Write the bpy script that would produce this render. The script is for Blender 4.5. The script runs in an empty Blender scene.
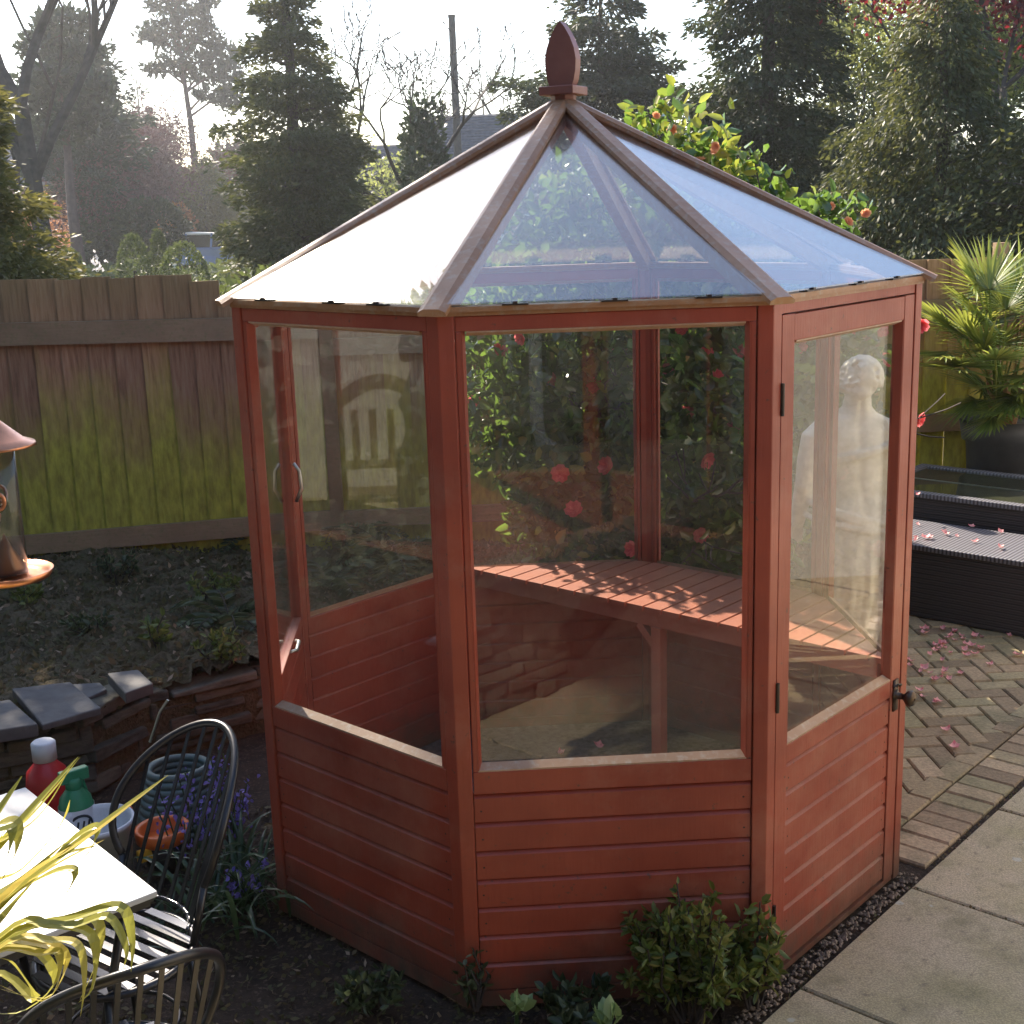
import bpy, math, random
import numpy as np
from mathutils import Vector, Matrix
random.seed(7); rng = np.random.default_rng(7)
D = bpy.data; SC = bpy.context.scene; COL = SC.collection
R_ = math.radians; PI = math.pi
# ------------------------------------------------------------------ camera
CAM = np.array([-0.43498, -4.57376, 2.34716]); YAW, PITCH, ROLL, FOC = 0.04768, 0.23153, -0.03176, 1309.0
_f = np.array([math.sin(YAW)*math.cos(PITCH), math.cos(YAW)*math.cos(PITCH), -math.sin(PITCH)])
_r = np.array([math.cos(YAW), -math.sin(YAW), 0.0]); _u = np.cross(_r, _f)
_c, _s = math.cos(ROLL), math.sin(ROLL)
CR, CU = _c*_r+_s*_u, -_s*_r+_c*_u
def ray(x, y): return _f + CR*(x-512)/FOC - CU*(y-512)/FOC
def gz(x, y, z=0.0):
    d = ray(x, y); return CAM + d*((z-CAM[2])/d[2])
def gy(x, y, Y):
    d = ray(x, y); return CAM + d*((Y-CAM[1])/d[1])
cam = D.cameras.new('camera'); co = D.objects.new('camera', cam); COL.objects.link(co); SC.camera = co
M3 = Matrix(((CR[0], CU[0], -_f[0]), (CR[1], CU[1], -_f[1]), (CR[2], CU[2], -_f[2])))
co.matrix_world = Matrix.Translation(Vector(CAM)) @ M3.to_4x4()
cam.sensor_width = 36; cam.lens = 36*FOC/1024; cam.clip_end = 2000; cam.clip_start = 0.05
# ------------------------------------------------------------------ light
SAZ, SEL = R_(-25), R_(37)          # azimuth from +y towards +x
sd = Vector((math.sin(SAZ)*math.cos(SEL), math.cos(SAZ)*math.cos(SEL), math.sin(SEL)))
W = D.worlds.new('World'); SC.world = W; W.use_nodes = True
nt = W.node_tree; sky = nt.nodes.new('ShaderNodeTexSky'); sky.sky_type = 'NISHITA'; sky.sun_disc = False
sky.sun_elevation = SEL; sky.sun_rotation = SAZ; sky.dust_density = .7; sky.air_density = 1.0; sky.ozone_density = 3.0
bg = nt.nodes['Background']; bg.inputs['Strength'].default_value = 0.15
nt.links.new(sky.outputs[0], bg.inputs['Color'])
sl = D.lights.new('sun', 'SUN'); sl.energy = 5.0; sl.angle = R_(0.53); sl.color = (1, .95, .86)
so = D.objects.new('sun', sl); COL.objects.link(so); so.rotation_euler = sd.to_track_quat('Z', 'Y').to_euler()
SC.view_settings.view_transform = 'Standard'; SC.view_settings.look = 'None'; SC.view_settings.exposure = 1.5; SC.view_settings.gamma = 1
SC.view_settings.use_curve_mapping = False
SC.view_settings.use_white_balance = True; SC.view_settings.white_balance_temperature = 7300; SC.view_settings.white_balance_tint = 14
cy = SC.cycles; cy.max_bounces = 12; cy.transparent_max_bounces = 32; cy.diffuse_bounces = 4; cy.glossy_bounces = 4
cy.transmission_bounces = 8; cy.volume_bounces = 1; cy.use_denoising = True; cy.caustics_reflective = False; cy.caustics_refractive = False
cy.sample_clamp_indirect = 6
# ------------------------------------------------------------------ materials
class N:
    def __init__(s, name):
        s.m = D.materials.new(name); s.m.use_nodes = True; s.t = s.m.node_tree; s.n = s.t.nodes
        s.b = s.n['Principled BSDF']; s.o = s.n['Material Output']
    def new(s, t, **k):
        n = s.n.new('ShaderNode'+t)
        for a, v in k.items():
            if a in n.inputs: n.inputs[a].default_value = v
            else: setattr(n, a, v)
        return n
    def l(s, a, b): s.t.links.new(a, b)
    def noise(s, scale, detail=4, sc3=None, coord='Object', rough=.6):
        tc = s.new('TexCoord'); n = s.new('TexNoise', Scale=scale, Detail=detail, Roughness=rough)
        if sc3:
            mp = s.new('Mapping'); mp.inputs['Scale'].default_value = sc3
            s.l(tc.outputs[coord], mp.inputs[0]); s.l(mp.outputs[0], n.inputs['Vector'])
        else: s.l(tc.outputs[coord], n.inputs['Vector'])
        return n.outputs['Fac']
    def ramp(s, fac, stops):
        r = s.new('ValToRGB'); e = r.color_ramp.elements
        while len(e) < len(stops): e.new(.5)
        for i, (p, c) in enumerate(stops): e[i].position = p; e[i].color = (*c, 1)
        s.l(fac, r.inputs[0]); return r.outputs[0]
    def fr(s, fac, lo, hi):
        r = s.new('MapRange'); r.inputs[1].default_value = lo; r.inputs[2].default_value = hi; s.l(fac, r.inputs[0]); return r.outputs[0]
    def mix(s, fac, a, b, mode='MIX'):
        m = s.new('Mix', data_type='RGBA', blend_type=mode)
        if isinstance(fac, (int, float)): m.inputs[0].default_value = fac
        else: s.l(fac, m.inputs[0])
        for i, v in ((6, a), (7, b)):
            if isinstance(v, tuple): m.inputs[i].default_value = (*v, 1)
            else: s.l(v, m.inputs[i])
        return m.outputs[2]
    def bump(s, h, st=.3, dist=.01):
        b = s.new('Bump'); b.inputs['Strength'].default_value = st; b.inputs['Distance'].default_value = dist
        s.l(h, b.inputs['Height']); s.l(b.outputs[0], s.b.inputs['Normal'])
    def col(s, c): s.l(c, s.b.inputs['Base Color'])
    def p(s, **k):
        for a, v in k.items(): s.b.inputs[a.replace('_', ' ')].default_value = v
        return s
def rndcol(s, stops):
    a = s.new('Attribute'); a.attribute_name = 'rnd'; return s.ramp(a.outputs['Fac'], stops)
M = {}
def plain(name, c, rough=.5, metal=0, var=.25, scale=20, bump=0, spec=.5):
    s = N(name); n = s.noise(scale)
    d = tuple(max(0, x*(1-var)) for x in c); e = tuple(min(1, x*(1+var)) for x in c)
    s.col(s.ramp(n, [(.3, d), (.7, e)])); s.p(Roughness=rough, Metallic=metal); s.b.inputs['Specular IOR Level'].default_value = spec
    if bump: s.bump(n, bump, .01)
    M[name] = s.m; return s.m
def wood(name, a, b, rough=.55, grain=(6, 6, 60), dirt=None, bump=.25):
    s = N(name); g = s.noise(3, 8, grain); n2 = s.noise(2.3, 5); n3 = s.noise(45, 3)
    c = s.mix(g, a, b); c = s.mix(s.fr(n2, .35, .75), c, tuple(x*.72 for x in a))
    if dirt: c = s.mix(s.fr(n3, .5, 1.0), c, dirt)
    if name == 'red_stain':
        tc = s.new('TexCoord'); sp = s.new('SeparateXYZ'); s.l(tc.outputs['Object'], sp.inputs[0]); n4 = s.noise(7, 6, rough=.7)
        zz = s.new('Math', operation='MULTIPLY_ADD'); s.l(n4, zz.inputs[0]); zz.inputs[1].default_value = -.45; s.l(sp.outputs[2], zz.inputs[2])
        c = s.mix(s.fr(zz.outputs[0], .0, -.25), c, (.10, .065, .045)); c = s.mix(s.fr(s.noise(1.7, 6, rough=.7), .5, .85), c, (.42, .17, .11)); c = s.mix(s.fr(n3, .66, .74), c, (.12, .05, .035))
    s.col(c); s.p(Roughness=rough); s.bump(g, bump, .004); s.l(s.fr(n2, -.4, 1.6), s.b.inputs['Roughness'])
    M[name] = s.m
wood('red_stain', (.31, .048, .024), (.41, .078, .040), grain=(40, 40, 3))
wood('hip_wood', (.33, .145, .062), (.48, .26, .13), grain=(9, 9, 9), dirt=(.40, .36, .28), bump=.4)
wood('finial_wood', (.22, .065, .042), (.32, .11, .07), grain=(9, 9, 9), bump=.4)
wood('bead_wood', (.42, .23, .13), (.55, .36, .24), grain=(8, 8, 8), dirt=(.5, .46, .38))
wood('bench_wood', (.33, .105, .065), (.44, .17, .10), grain=(12, 12, 12))
wood('rail_wood', (.28, .17, .09), (.42, .28, .17), grain=(3, 3, 40), dirt=(.13, .15, .05), bump=.6, rough=.8)
wood('dark_wood', (.06, .04, .03), (.10, .07, .05), grain=(10, 10, 10))
# fence boards: reddish brown, foot green with algae plus a painted-in sunlit patch
s = N('fence_wood'); g = s.noise(4, 8, (14, 14, 1.2)); tc = s.new('TexCoord'); sp = s.new('SeparateXYZ'); s.l(tc.outputs['Object'], sp.inputs[0])
att = s.new('Attribute'); att.attribute_name = 'rnd'
c = s.ramp(g, [(.25, (.19, .095, .05)), (.5, (.38, .20, .115)), (.8, (.48, .31, .19))]); c = s.mix(.45, c, s.mix(1, c, rndcol(s, [(0, (.45, .45, .45)), (1, (1.5, 1.35, 1.3))]), 'MULTIPLY'))
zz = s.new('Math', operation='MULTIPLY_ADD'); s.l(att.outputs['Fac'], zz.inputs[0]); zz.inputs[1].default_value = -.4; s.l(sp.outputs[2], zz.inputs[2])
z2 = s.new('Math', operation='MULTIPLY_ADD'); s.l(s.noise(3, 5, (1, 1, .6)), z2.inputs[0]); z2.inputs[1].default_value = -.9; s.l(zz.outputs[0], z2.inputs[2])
alg_sun = s.fr(z2.outputs[0], .62, .05)
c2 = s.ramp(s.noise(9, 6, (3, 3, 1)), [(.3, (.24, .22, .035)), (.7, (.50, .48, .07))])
c = s.mix(alg_sun, c, c2)
top = s.fr(sp.outputs[2], 1.35, 1.75)
tm = s.new('Math', operation='MULTIPLY'); s.l(top, tm.inputs[0]); tm.inputs[1].default_value = .5
c = s.mix(tm.outputs[0], c, (.26, .21, .08)); s.col(c); s.p(Roughness=.85); s.bump(g, .5, .01); M['fence_wood'] = s.m
s = N('soil'); n = s.noise(14, 8, rough=.75); n2 = s.noise(60, 4)
s.col(s.mix(s.fr(n2, .55, .7), s.ramp(n, [(.3, (.025, .016, .010)), (.7, (.10, .062, .038))]), (.19, .13, .09))); s.p(Roughness=.95); s.bump(n, 1, .05); M['soil'] = s.m
s = N('bed'); n = s.noise(5, 8, rough=.75); n2 = s.noise(50, 5)
s.col(s.mix(s.fr(n2, .35, .7), s.ramp(n, [(.3, (.05, .045, .014)), (.5, (.10, .075, .035)), (.7, (.085, .10, .022))]), (.16, .12, .07))); s.p(Roughness=.95); s.bump(n2, 1, .04); M['bed'] = s.m
s = N('meadow'); n = s.noise(.6, 8, rough=.75); s.col(s.ramp(n, [(.3, (.03, .045, .012)), (.7, (.07, .075, .025))])); s.p(Roughness=.95); M['meadow'] = s.m
s = N('slab'); n = s.noise(2.2, 6); n2 = s.noise(160, 4); n3 = s.noise(5, 5)
c = s.mix(s.fr(n, .4, .65), (.62, .50, .33), (.50, .42, .23)); c = s.mix(s.fr(n3, .5, .8), c, (.25, .23, .11)); c = s.mix(s.fr(n2, .42, .62), s.mix(.4, c, (0.05, .05, .04)), c)
tc = s.new('TexCoord'); vo = s.new('TexVoronoi', Scale=9); s.l(tc.outputs['Object'], vo.inputs[0]); wn = s.new('Math', operation='ADD'); s.l(vo.outputs['Distance'], wn.inputs[0]); s.l(n3, wn.inputs[1])
c = s.mix(s.fr(wn.outputs[0], .60, .55), c, (.50, .48, .38)); c = s.mix(s.fr(s.noise(26, 6, rough=.75), .56, .7), c, (.20, .17, .12)); c = s.mix(.5, c, s.mix(1, c, rndcol(s, [(0, (.75, .75, .72)), (1, (1.2, 1.15, 1.1))]), 'MULTIPLY'))
s.col(c); s.p(Roughness=.9); s.bump(n2, .6, .004); M['slab'] = s.m
s = N('brick'); n = s.noise(70, 5); n2 = s.noise(3, 5)
c = rndcol(s, [(0, (.30, .21, .12)), (.35, (.52, .36, .21)), (.65, (.42, .34, .18)), (1, (.66, .46, .28))])
c = s.mix(s.fr(n, .3, .7), s.mix(.45, c, (.04, .035, .025)), c); c = s.mix(s.fr(n2, .5, .8), c, (.10, .105, .05)); s.col(c); s.p(Roughness=.88); s.bump(n, .6, .006); M['brick'] = s.m
s = N('stone'); n = s.noise(9, 7, (1, 1, 3)); c = s.ramp(n, [(.3, (.055, .055, .045)), (.55, (.13, .125, .10)), (.75, (.10, .11, .055))]); c = s.mix(.6, c, s.mix(1, c, rndcol(s, [(0, (.5, .5, .5)), (1, (1.6, 1.5, 1.3))]), 'MULTIPLY')); s.col(c); s.p(Roughness=.9); s.bump(n, .8, .02); M['stone'] = s.m
plain('slate', (.10, .098, .095), .7, 0, .3, 12, .4)
plain('gravel_mat', (.24, .18, .13), .9, 0, .6, 8)
plain('black_metal', (.010, .011, .014), .30, 0, .3, 30, 0, .5)
plain('seat_metal', (.03, .033, .04), .22, 0, .3, 30, 0, 1.0)
plain('steel', (.55, .55, .52), .35, 1, .1)
plain('table_white', (.50, .51, .50), .35, 0, .16, 9, .05)
plain('floor_grit', (.10, .09, .08), .95, 0, .5, 40, .6)
plain('dark_iron', (.05, .04, .035), .4, .6, .3)
plain('brass_knob', (.10, .07, .05), .35, .8, .3)
plain('copper', (.58, .25, .14), .30, 1, .25, 14)
plain('rattan_brown', (.045, .036, .035), .5, 0, .3, 40)
plain('pot_grey', (.07, .075, .085), .6, 0, .2, 10)
plain('pot_gravel', (.16, .16, .16), .9, 0, .5, 60, .6)
plain('terracotta', (.55, .20, .14), .7)
plain('red_plastic', (.50, .02, .025), .35, 0, .1)
plain('green_plastic', (.01, .22, .10), .35, 0, .1)
plain('white_plastic', (.65, .67, .68), .4, 0, .08)
plain('orange_plastic', (.75, .16, .03), .4, 0, .1)
plain('yellow_plastic', (.80, .45, .04), .4, 0, .1)
plain('label_black', (.02, .02, .02), .5)
plain('hose_green', (.09, .14, .13), .45, 0, .2)
plain('white_render', (.80, .76, .68), .9, 0, .06, 3)
plain('grey_render', (.26, .27, .25), .9, 0, .06, 3)
plain('render_shade', (.50, .50, .47), .9, 0, .06, 3)
plain('rooftile', (.10, .10, .11), .75, 0, .3, 8)
plain('car_paint', (.12, .18, .28), .25, .2, .08, 2)
plain('car_glass', (.02, .025, .03), .06, 0, .1, 2, 0, 1)
plain('rubber', (.02, .02, .02), .8)
plain('tail_red', (.4, .02, .02), .3)
plain('statue_base', (.30, .26, .20), .8)
plain('pole_wood', (.09, .075, .065), .85, 0, .3, 6)
plain('bark', (.055, .045, .038), .9, 0, .4, 6, .5)
plain('bark_red', (.085, .055, .048), .9, 0, .3, 6)
plain('window_dark', (.03, .035, .04), .1, 0, .1)
s = N('house_brick'); b = s.new('TexBrick'); tc = s.new('TexCoord'); s.l(tc.outputs['Object'], b.inputs[0]); b.inputs['Scale'].default_value = 4
b.inputs['Color1'].default_value = (.22, .08, .055, 1); b.inputs['Color2'].default_value = (.28, .12, .08, 1); b.inputs['Mortar'].default_value = (.2, .17, .15, 1)
mp = s.new('Mapping'); mp.inputs['Rotation'].default_value = (PI/2, 0, 0); s.l(tc.outputs['Object'], mp.inputs[0]); s.l(mp.outputs[0], b.inputs[0]); s.col(b.outputs[0]); s.p(Roughness=.9); M['house_brick'] = s.m
s = N('statue_stone'); n = s.noise(18, 6); s.col(s.ramp(n, [(.3, (.62, .56, .44)), (.6, (.86, .80, .66))])); s.p(Roughness=.75); s.bump(n, .35, .01); M['statue_stone'] = s.m
# woven rattan
def weave(name, a, b, sc):
    s = N(name); tc = s.new('TexCoord'); w1 = s.new('TexWave', Scale=sc, bands_direction='DIAGONAL'); w2 = s.new('TexWave', Scale=sc*1.0, bands_direction='Z')
    s.l(tc.outputs['Object'], w1.inputs[0]); s.l(tc.outputs['Object'], w2.inputs[0])
    mx = s.new('Math', operation='MAXIMUM'); s.l(w1.outputs['Fac'], mx.inputs[0]); s.l(w2.outputs['Fac'], mx.inputs[1])
    s.col(s.mix(mx.outputs[0], a, b)); s.p(Roughness=.55); s.bump(mx.outputs[0], .6, .006); M[name] = s.m
weave('rattan', (.012, .010, .010), (.055, .045, .045), 22)
# top of the rattan box: ribbed
s = N('rattan_top'); tc = s.new('TexCoord'); mp = s.new('Mapping'); mp.inputs['Rotation'].default_value = (0, 0, R_(45)); w1 = s.new('TexWave', Scale=14)
s.l(tc.outputs['Object'], mp.inputs[0]); s.l(mp.outputs[0], w1.inputs[0]); s.col(s.mix(w1.outputs['Fac'], (.05, .045, .05), (.19, .19, .21))); s.p(Roughness=.42); s.bump(w1.outputs['Fac'], .5, .006); M['rattan_top'] = s.m
# leaves: per-leaf random hue, translucent
def leaf(name, stops, rough=.5, trans=.35, tcol=None, spec=.5):
    s = N(name); c = rndcol(s, stops); s.col(c); s.p(Roughness=rough); s.b.inputs['Specular IOR Level'].default_value = spec
    t = s.new('BsdfTranslucent'); s.l(s.mix(.5, c, tcol if tcol else tuple(min(1, 1.6*x) for x in stops[-1][1])), t.inputs[0])
    mx = s.new('MixShader'); mx.inputs[0].default_value = trans; s.l(s.b.outputs[0], mx.inputs[1]); s.l(t.outputs[0], mx.inputs[2]); s.l(mx.outputs[0], s.o.inputs[0]); M[name] = s.m
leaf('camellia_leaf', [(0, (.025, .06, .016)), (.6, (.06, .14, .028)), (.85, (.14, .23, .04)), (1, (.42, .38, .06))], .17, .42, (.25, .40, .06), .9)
leaf('conifer_dark', [(0, (.010, .020, .008)), (.6, (.026, .042, .014)), (1, (.07, .085, .026))], .6, .25)
leaf('conifer_green', [(0, (.015, .028, .009)), (.55, (.04, .06, .016)), (1, (.14, .14, .04))], .6, .3)
leaf('conifer_gold', [(0, (.03, .04, .01)), (.5, (.08, .085, .02)), (1, (.20, .18, .05))], .6, .3)
leaf('pine_needle', [(0, (.010, .020, .012)), (1, (.04, .06, .03))], .6, .2)
leaf('spring_leaf', [(0, (.06, .09, .02)), (.6, (.14, .18, .045)), (1, (.28, .30, .10))], .5, .5)
leaf('copper_leaf', [(0, (.05, .005, .010)), (.6, (.15, .012, .02)), (1, (.32, .03, .035))], .5, .3)
leaf('orange_leaf', [(0, (.18, .06, .02)), (.6, (.42, .16, .06)), (1, (.62, .32, .14))], .5, .4)
leaf('box_leaf', [(0, (.02, .035, .010)), (1, (.12, .15, .04))], .6, .3)
leaf('ground_leaf', [(0, (.03, .033, .010)), (.5, (.075, .08, .02)), (.85, (.13, .09, .04)), (1, (.40, .29, .20))], .7, .2)
leaf('shrub_leaf', [(0, (.03, .07, .012)), (.6, (.10, .17, .03)), (1, (.26, .24, .07))], .4, .35)
leaf('pale_leaf', [(0, (.16, .28, .10)), (1, (.42, .52, .24))], .45, .35)
leaf('fern_leaf', [(0, (.015, .03, .012)), (.7, (.05, .08, .03)), (1, (.13, .16, .07))], .45, .25)
leaf('strap_leaf', [(0, (.02, .055, .02)), (.7, (.05, .10, .035)), (1, (.10, .15, .06))], .3, .3)
leaf('palm_leaf', [(0, (.05, .11, .018)), (.6, (.13, .22, .035)), (1, (.36, .36, .07))], .4, .35)
leaf('yellow_strap', [(0, (.20, .22, .04)), (.5, (.36, .34, .07)), (1, (.55, .42, .10))], .35, .3, (.6, .6, .12))
leaf('ivy', [(0, (.02, .04, .015)), (1, (.06, .085, .035))], .45, .2)
leaf('flower_pink', [(0, (.65, .05, .07)), (1, (.90, .22, .22))], .5, .45)
leaf('flower_orange', [(0, (.75, .22, .10)), (1, (.90, .45, .25))], .5, .45)
leaf('petal_pink', [(0, (.70, .12, .16)), (1, (.95, .45, .42))], .5, .2)
leaf('flower_white', [(0, (.7, .65, .6)), (1, (.9, .85, .85))], .5, .3)
leaf('bluebell', [(0, (.12, .09, .40)), (1, (.32, .26, .70))], .5, .3)
leaf('red_twig', [(0, (.07, .03, .03)), (1, (.17, .085, .08))], .8, .1)
# thin glass: clear with Fresnel reflection and a film of dust
def glass(name, tint, dust, dustcol, rough, gboost=1.0, f0=.045, streak=False, haze_g=0.0, hz_r=.3):
    s = N(name); lw = s.new('LayerWeight'); lw.inputs['Blend'].default_value = .5
    pw = s.new('Math', operation='POWER'); s.l(lw.outputs['Facing'], pw.inputs[0]); pw.inputs[1].default_value = 5
    fr = s.new('Math', operation='MULTIPLY_ADD'); s.l(pw.outputs[0], fr.inputs[0]); fr.inputs[1].default_value = (1-f0)*gboost; fr.inputs[2].default_value = f0
    cl = s.new('Clamp'); s.l(fr.outputs[0], cl.inputs[0])
    tr = s.new('BsdfTransparent'); tr.inputs[0].default_value = (*tint, 1)
    gl = s.new('BsdfGlossy'); gl.inputs['Roughness'].default_value = rough
    df = s.new('BsdfDiffuse'); df.inputs[0].default_value = (*dustcol, 1); tl = s.new('BsdfTranslucent'); tl.inputs[0].default_value = (*dustcol, 1)
    a = s.new('AddShader'); ms = s.new('MixShader'); ms.inputs[0].default_value = .5; s.l(df.outputs[0], ms.inputs[1]); s.l(tl.outputs[0], ms.inputs[2])
    m1 = s.new('MixShader'); s.l(cl.outputs[0], m1.inputs[0]); s.l(tr.outputs[0], m1.inputs[1]); s.l(gl.outputs[0], m1.inputs[2])
    n = s.noise(1.6, 7, rough=.65)
    n2 = s.noise(90, 3)
    dm = s.new('Math', operation='MULTIPLY'); s.l(s.fr(n, .25, .8), dm.inputs[0]); dm.inputs[1].default_value = dust*1.6
    d2 = s.new('Math', operation='MULTIPLY_ADD'); s.l(s.fr(n2, .68, .74), d2.inputs[0]); d2.inputs[1].default_value = dust*.35; s.l(dm.outputs[0], d2.inputs[2])
    m2 = s.new('MixShader'); s.l(d2.outputs[0], m2.inputs[0]); s.l(m1.outputs[0], m2.inputs[1]); s.l(ms.outputs[0], m2.inputs[2]); out = m2
    if haze_g:
        g2 = s.new('BsdfGlossy'); g2.inputs['Roughness'].default_value = hz_r
        m3 = s.new('MixShader'); m3.inputs[0].default_value = haze_g; s.l(m2.outputs[0], m3.inputs[1]); s.l(g2.outputs[0], m3.inputs[2]); out = m3
    s.l(out.outputs[0], s.o.inputs[0]); M[name] = s.m
glass('glass', (.98, .985, .98), .010, (.5, .5, .45), .0, 1.0, .036)
glass('door_glass', (.97, .98, .97), .015, (.6, .6, .55), .0, 1.0, .042)
glass('roof_glass', (.95, .98, .97), .022, (.6, .62, .6), .01, 1.0, .06, haze_g=.09, hz_r=.22)
# ------------------------------------------------------------------ mesh helpers
def wl(o):
    v = Vector((0, 0, 0))
    while o is not None: v += o.location; o = o.parent
    return v
def tag(o, label=None, cat=None, group=None, kind=None):
    if label: o['label'] = label
    if cat: o['category'] = cat
    if group: o['group'] = group
    if kind: o['kind'] = kind
    return o
def thing(name, loc, label, cat, group=None):
    o = D.objects.new(name, None); COL.objects.link(o); o.location = Vector([float(v) for v in loc]); o.empty_display_size = .1
    return tag(o, label, cat, group)
def mkobj(name, V, F, mats, parent=None, rnd=None, midx=None, smooth=False, loc=None):
    me = D.meshes.new(name); V = np.asarray(V, dtype=np.float64).reshape(-1, 3)
    if parent is not None: off = np.array(wl(parent)); oloc = Vector((0, 0, 0))
    else:
        if loc is None: loc = (V[:, 0].mean(), V[:, 1].mean(), V[:, 2].min())
        off = np.array(loc, dtype=float); oloc = Vector([float(x) for x in loc])
    V = V-off
    if isinstance(F, np.ndarray):
        k = F.shape[1]; me.vertices.add(len(V)); me.vertices.foreach_set('co', V.ravel())
        me.loops.add(F.size); me.loops.foreach_set('vertex_index', F.ravel().astype(np.int32))
        me.polygons.add(len(F)); me.polygons.foreach_set('loop_start', np.arange(0, F.size, k, dtype=np.int32))
        me.update(calc_edges=True)
    else: me.from_pydata(V.tolist(), [], F)
    if not isinstance(mats, (list, tuple)): mats = [mats]
    for m in mats: me.materials.append(M[m])
    nf = len(me.polygons)
    if rnd is None: rnd = rng.random(nf)
    a = me.attributes.new('rnd', 'FLOAT', 'FACE'); a.data.foreach_set('value', np.asarray(rnd, dtype=np.float32)[:nf])
    if midx is not None: me.polygons.foreach_set('material_index', np.asarray(midx, dtype=np.int32))
    if smooth: me.polygons.foreach_set('use_smooth', np.ones(nf, dtype=bool))
    me.update(); o = D.objects.new(name, me); COL.objects.link(o); o.parent = parent; o.location = oloc
    return o
class MB:
    def __init__(s): s.v = []; s.f = []; s.r = []; s.sm = False
    def add(s, V, F, r=None):
        b = len(s.v); s.v += [tuple(float(c) for c in p) for p in V]; s.f += [tuple(b+i for i in f) for f in F]
        if r is None: r = random.random()
        s.r += [r]*len(F); return s
    def hexa(s, P, r=None):   # 8 points: bottom 4 ccw, top 4 ccw
        return s.add(P, [(3, 2, 1, 0), (4, 5, 6, 7), (0, 1, 5, 4), (1, 2, 6, 5), (2, 3, 7, 6), (3, 0, 4, 7)], r)
    def box(s, c, h, ax=None, r=None):
        c = Vector(c); X, Y, Z = ax if ax else (Vector((1, 0, 0)), Vector((0, 1, 0)), Vector((0, 0, 1)))
        P = [c+X*(sx*h[0])+Y*(sy*h[1])+Z*(sz*h[2]) for sz in (-1, 1) for sx, sy in ((-1, -1), (1, -1), (1, 1), (-1, 1))]
        return s.hexa(P, r)
    def bar(s, a, b, w, h, up=(0, 0, 1), r=None):  # centreline a->b, w across, h along up
        a, b = Vector(a), Vector(b); d = b-a; L = d.length; d.normalize(); u = Vector(up)
        x = d.cross(u).normalized(); u = x.cross(d).normalized()
        return s.box((a+b)/2, (w/2, L/2, h/2), (x, d, u), r)
    def prism(s, poly, z0, z1, r=None):
        n = len(poly); P = [(x, y, z0) for x, y in poly]+[(x, y, z1) for x, y in poly]
        return s.add(P, [tuple(range(n-1, -1, -1)), tuple(range(n, 2*n))]+[(i, (i+1) % n, n+(i+1) % n, n+i) for i in range(n)], r)
    def tube(s, pts, rad, n=8, cap=True, r=None):
        pts = [Vector(p) for p in pts]; k = len(pts)
        if not hasattr(rad, '__len__'): rad = [rad]*k
        V = []; prev = None
        for i, p in enumerate(pts):
            t = (pts[min(i+1, k-1)]-pts[max(i-1, 0)])
            if t.length < 1e-9: t = Vector((0, 0, 1))
            t.normalize()
            if prev is None: x = t.orthogonal().normalized()
            else:
                x = prev-t*prev.dot(t)
                x = x.normalized() if x.length > 1e-6 else t.orthogonal().normalized()
            prev = x; y = t.cross(x)
            V += [p+(x*math.cos(2*PI*j/n)+y*math.sin(2*PI*j/n))*rad[i] for j in range(n)]
        F = [(i*n+j, i*n+(j+1) % n, (i+1)*n+(j+1) % n, (i+1)*n+j) for i in range(k-1) for j in range(n)]
        if cap: F += [tuple(range(n-1, -1, -1)), tuple(range((k-1)*n, k*n))]
        return s.add(V, F, r)
    def lathe(s, prof, c=(0, 0, 0), n=32, r=None):   # prof: (radius, z)
        V = [(c[0]+max(q, 1e-4)*math.cos(2*PI*j/n), c[1]+max(q, 1e-4)*math.sin(2*PI*j/n), c[2]+z) for q, z in prof for j in range(n)]
        k = len(prof); F = [(i*n+j, i*n+(j+1) % n, (i+1)*n+(j+1) % n, (i+1)*n+j) for i in range(k-1) for j in range(n)]
        F += [tuple(range(n-1, -1, -1)), tuple(range((k-1)*n, k*n))]; return s.add(V, F, r)
    def build(s, name, mat, parent=None, smooth=False, loc=None, bevel=0, mats=None):
        o = mkobj(name, s.v, s.f, mats or mat, parent, s.r, None, False, loc)
        if smooth:
            for p in o.data.polygons: p.use_smooth = len(p.vertices) <= 4
        if bevel:
            b = o.modifiers.new('b', 'BEVEL'); b.width = bevel; b.segments = 2; b.limit_method = 'ANGLE'; b.angle_limit = R_(40)
        return o
def struct(name, V, F, mat, kind='structure', **k):
    o = mkobj(name, V, F, mat, **k); o['kind'] = kind; return o
# leaf cards (diamonds), folded when fold>0
def cards(P, Dv, L, Wd, S=None, fold=0.0):
    P = np.asarray(P); n = len(P); Dv = Dv/np.maximum(np.linalg.norm(Dv, axis=1, keepdims=True), 1e-9)
    if S is None: S = rng.normal(size=(n, 3))
    S = S-(S*Dv).sum(1, keepdims=True)*Dv; S /= np.maximum(np.linalg.norm(S, axis=1, keepdims=True), 1e-9)
    L = np.broadcast_to(L, (n,))[:, None]; Wd = np.broadcast_to(Wd, (n,))[:, None]
    if fold == 0:
        V = np.stack([P, P+Dv*L*.45+S*Wd/2, P+Dv*L, P+Dv*L*.45-S*Wd/2], 1).reshape(-1, 3)
        return V, np.arange(n*4).reshape(n, 4)
    Nn = np.cross(Dv, S); Q = [P, P+Dv*L*.3+S*Wd/2+Nn*Wd*fold, P+Dv*L*.7+S*Wd*.42+Nn*Wd*fold, P+Dv*L-Nn*L*.08, P+Dv*L*.7-S*Wd*.42+Nn*Wd*fold, P+Dv*L*.3-S*Wd/2+Nn*Wd*fold]
    V = np.stack(Q, 1).reshape(-1, 3); b = np.arange(n)[:, None]*6
    F = np.concatenate([b+np.array([0, 1, 2, 3]), b+np.array([0, 3, 4, 5])], 0)
    return V, F
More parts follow.
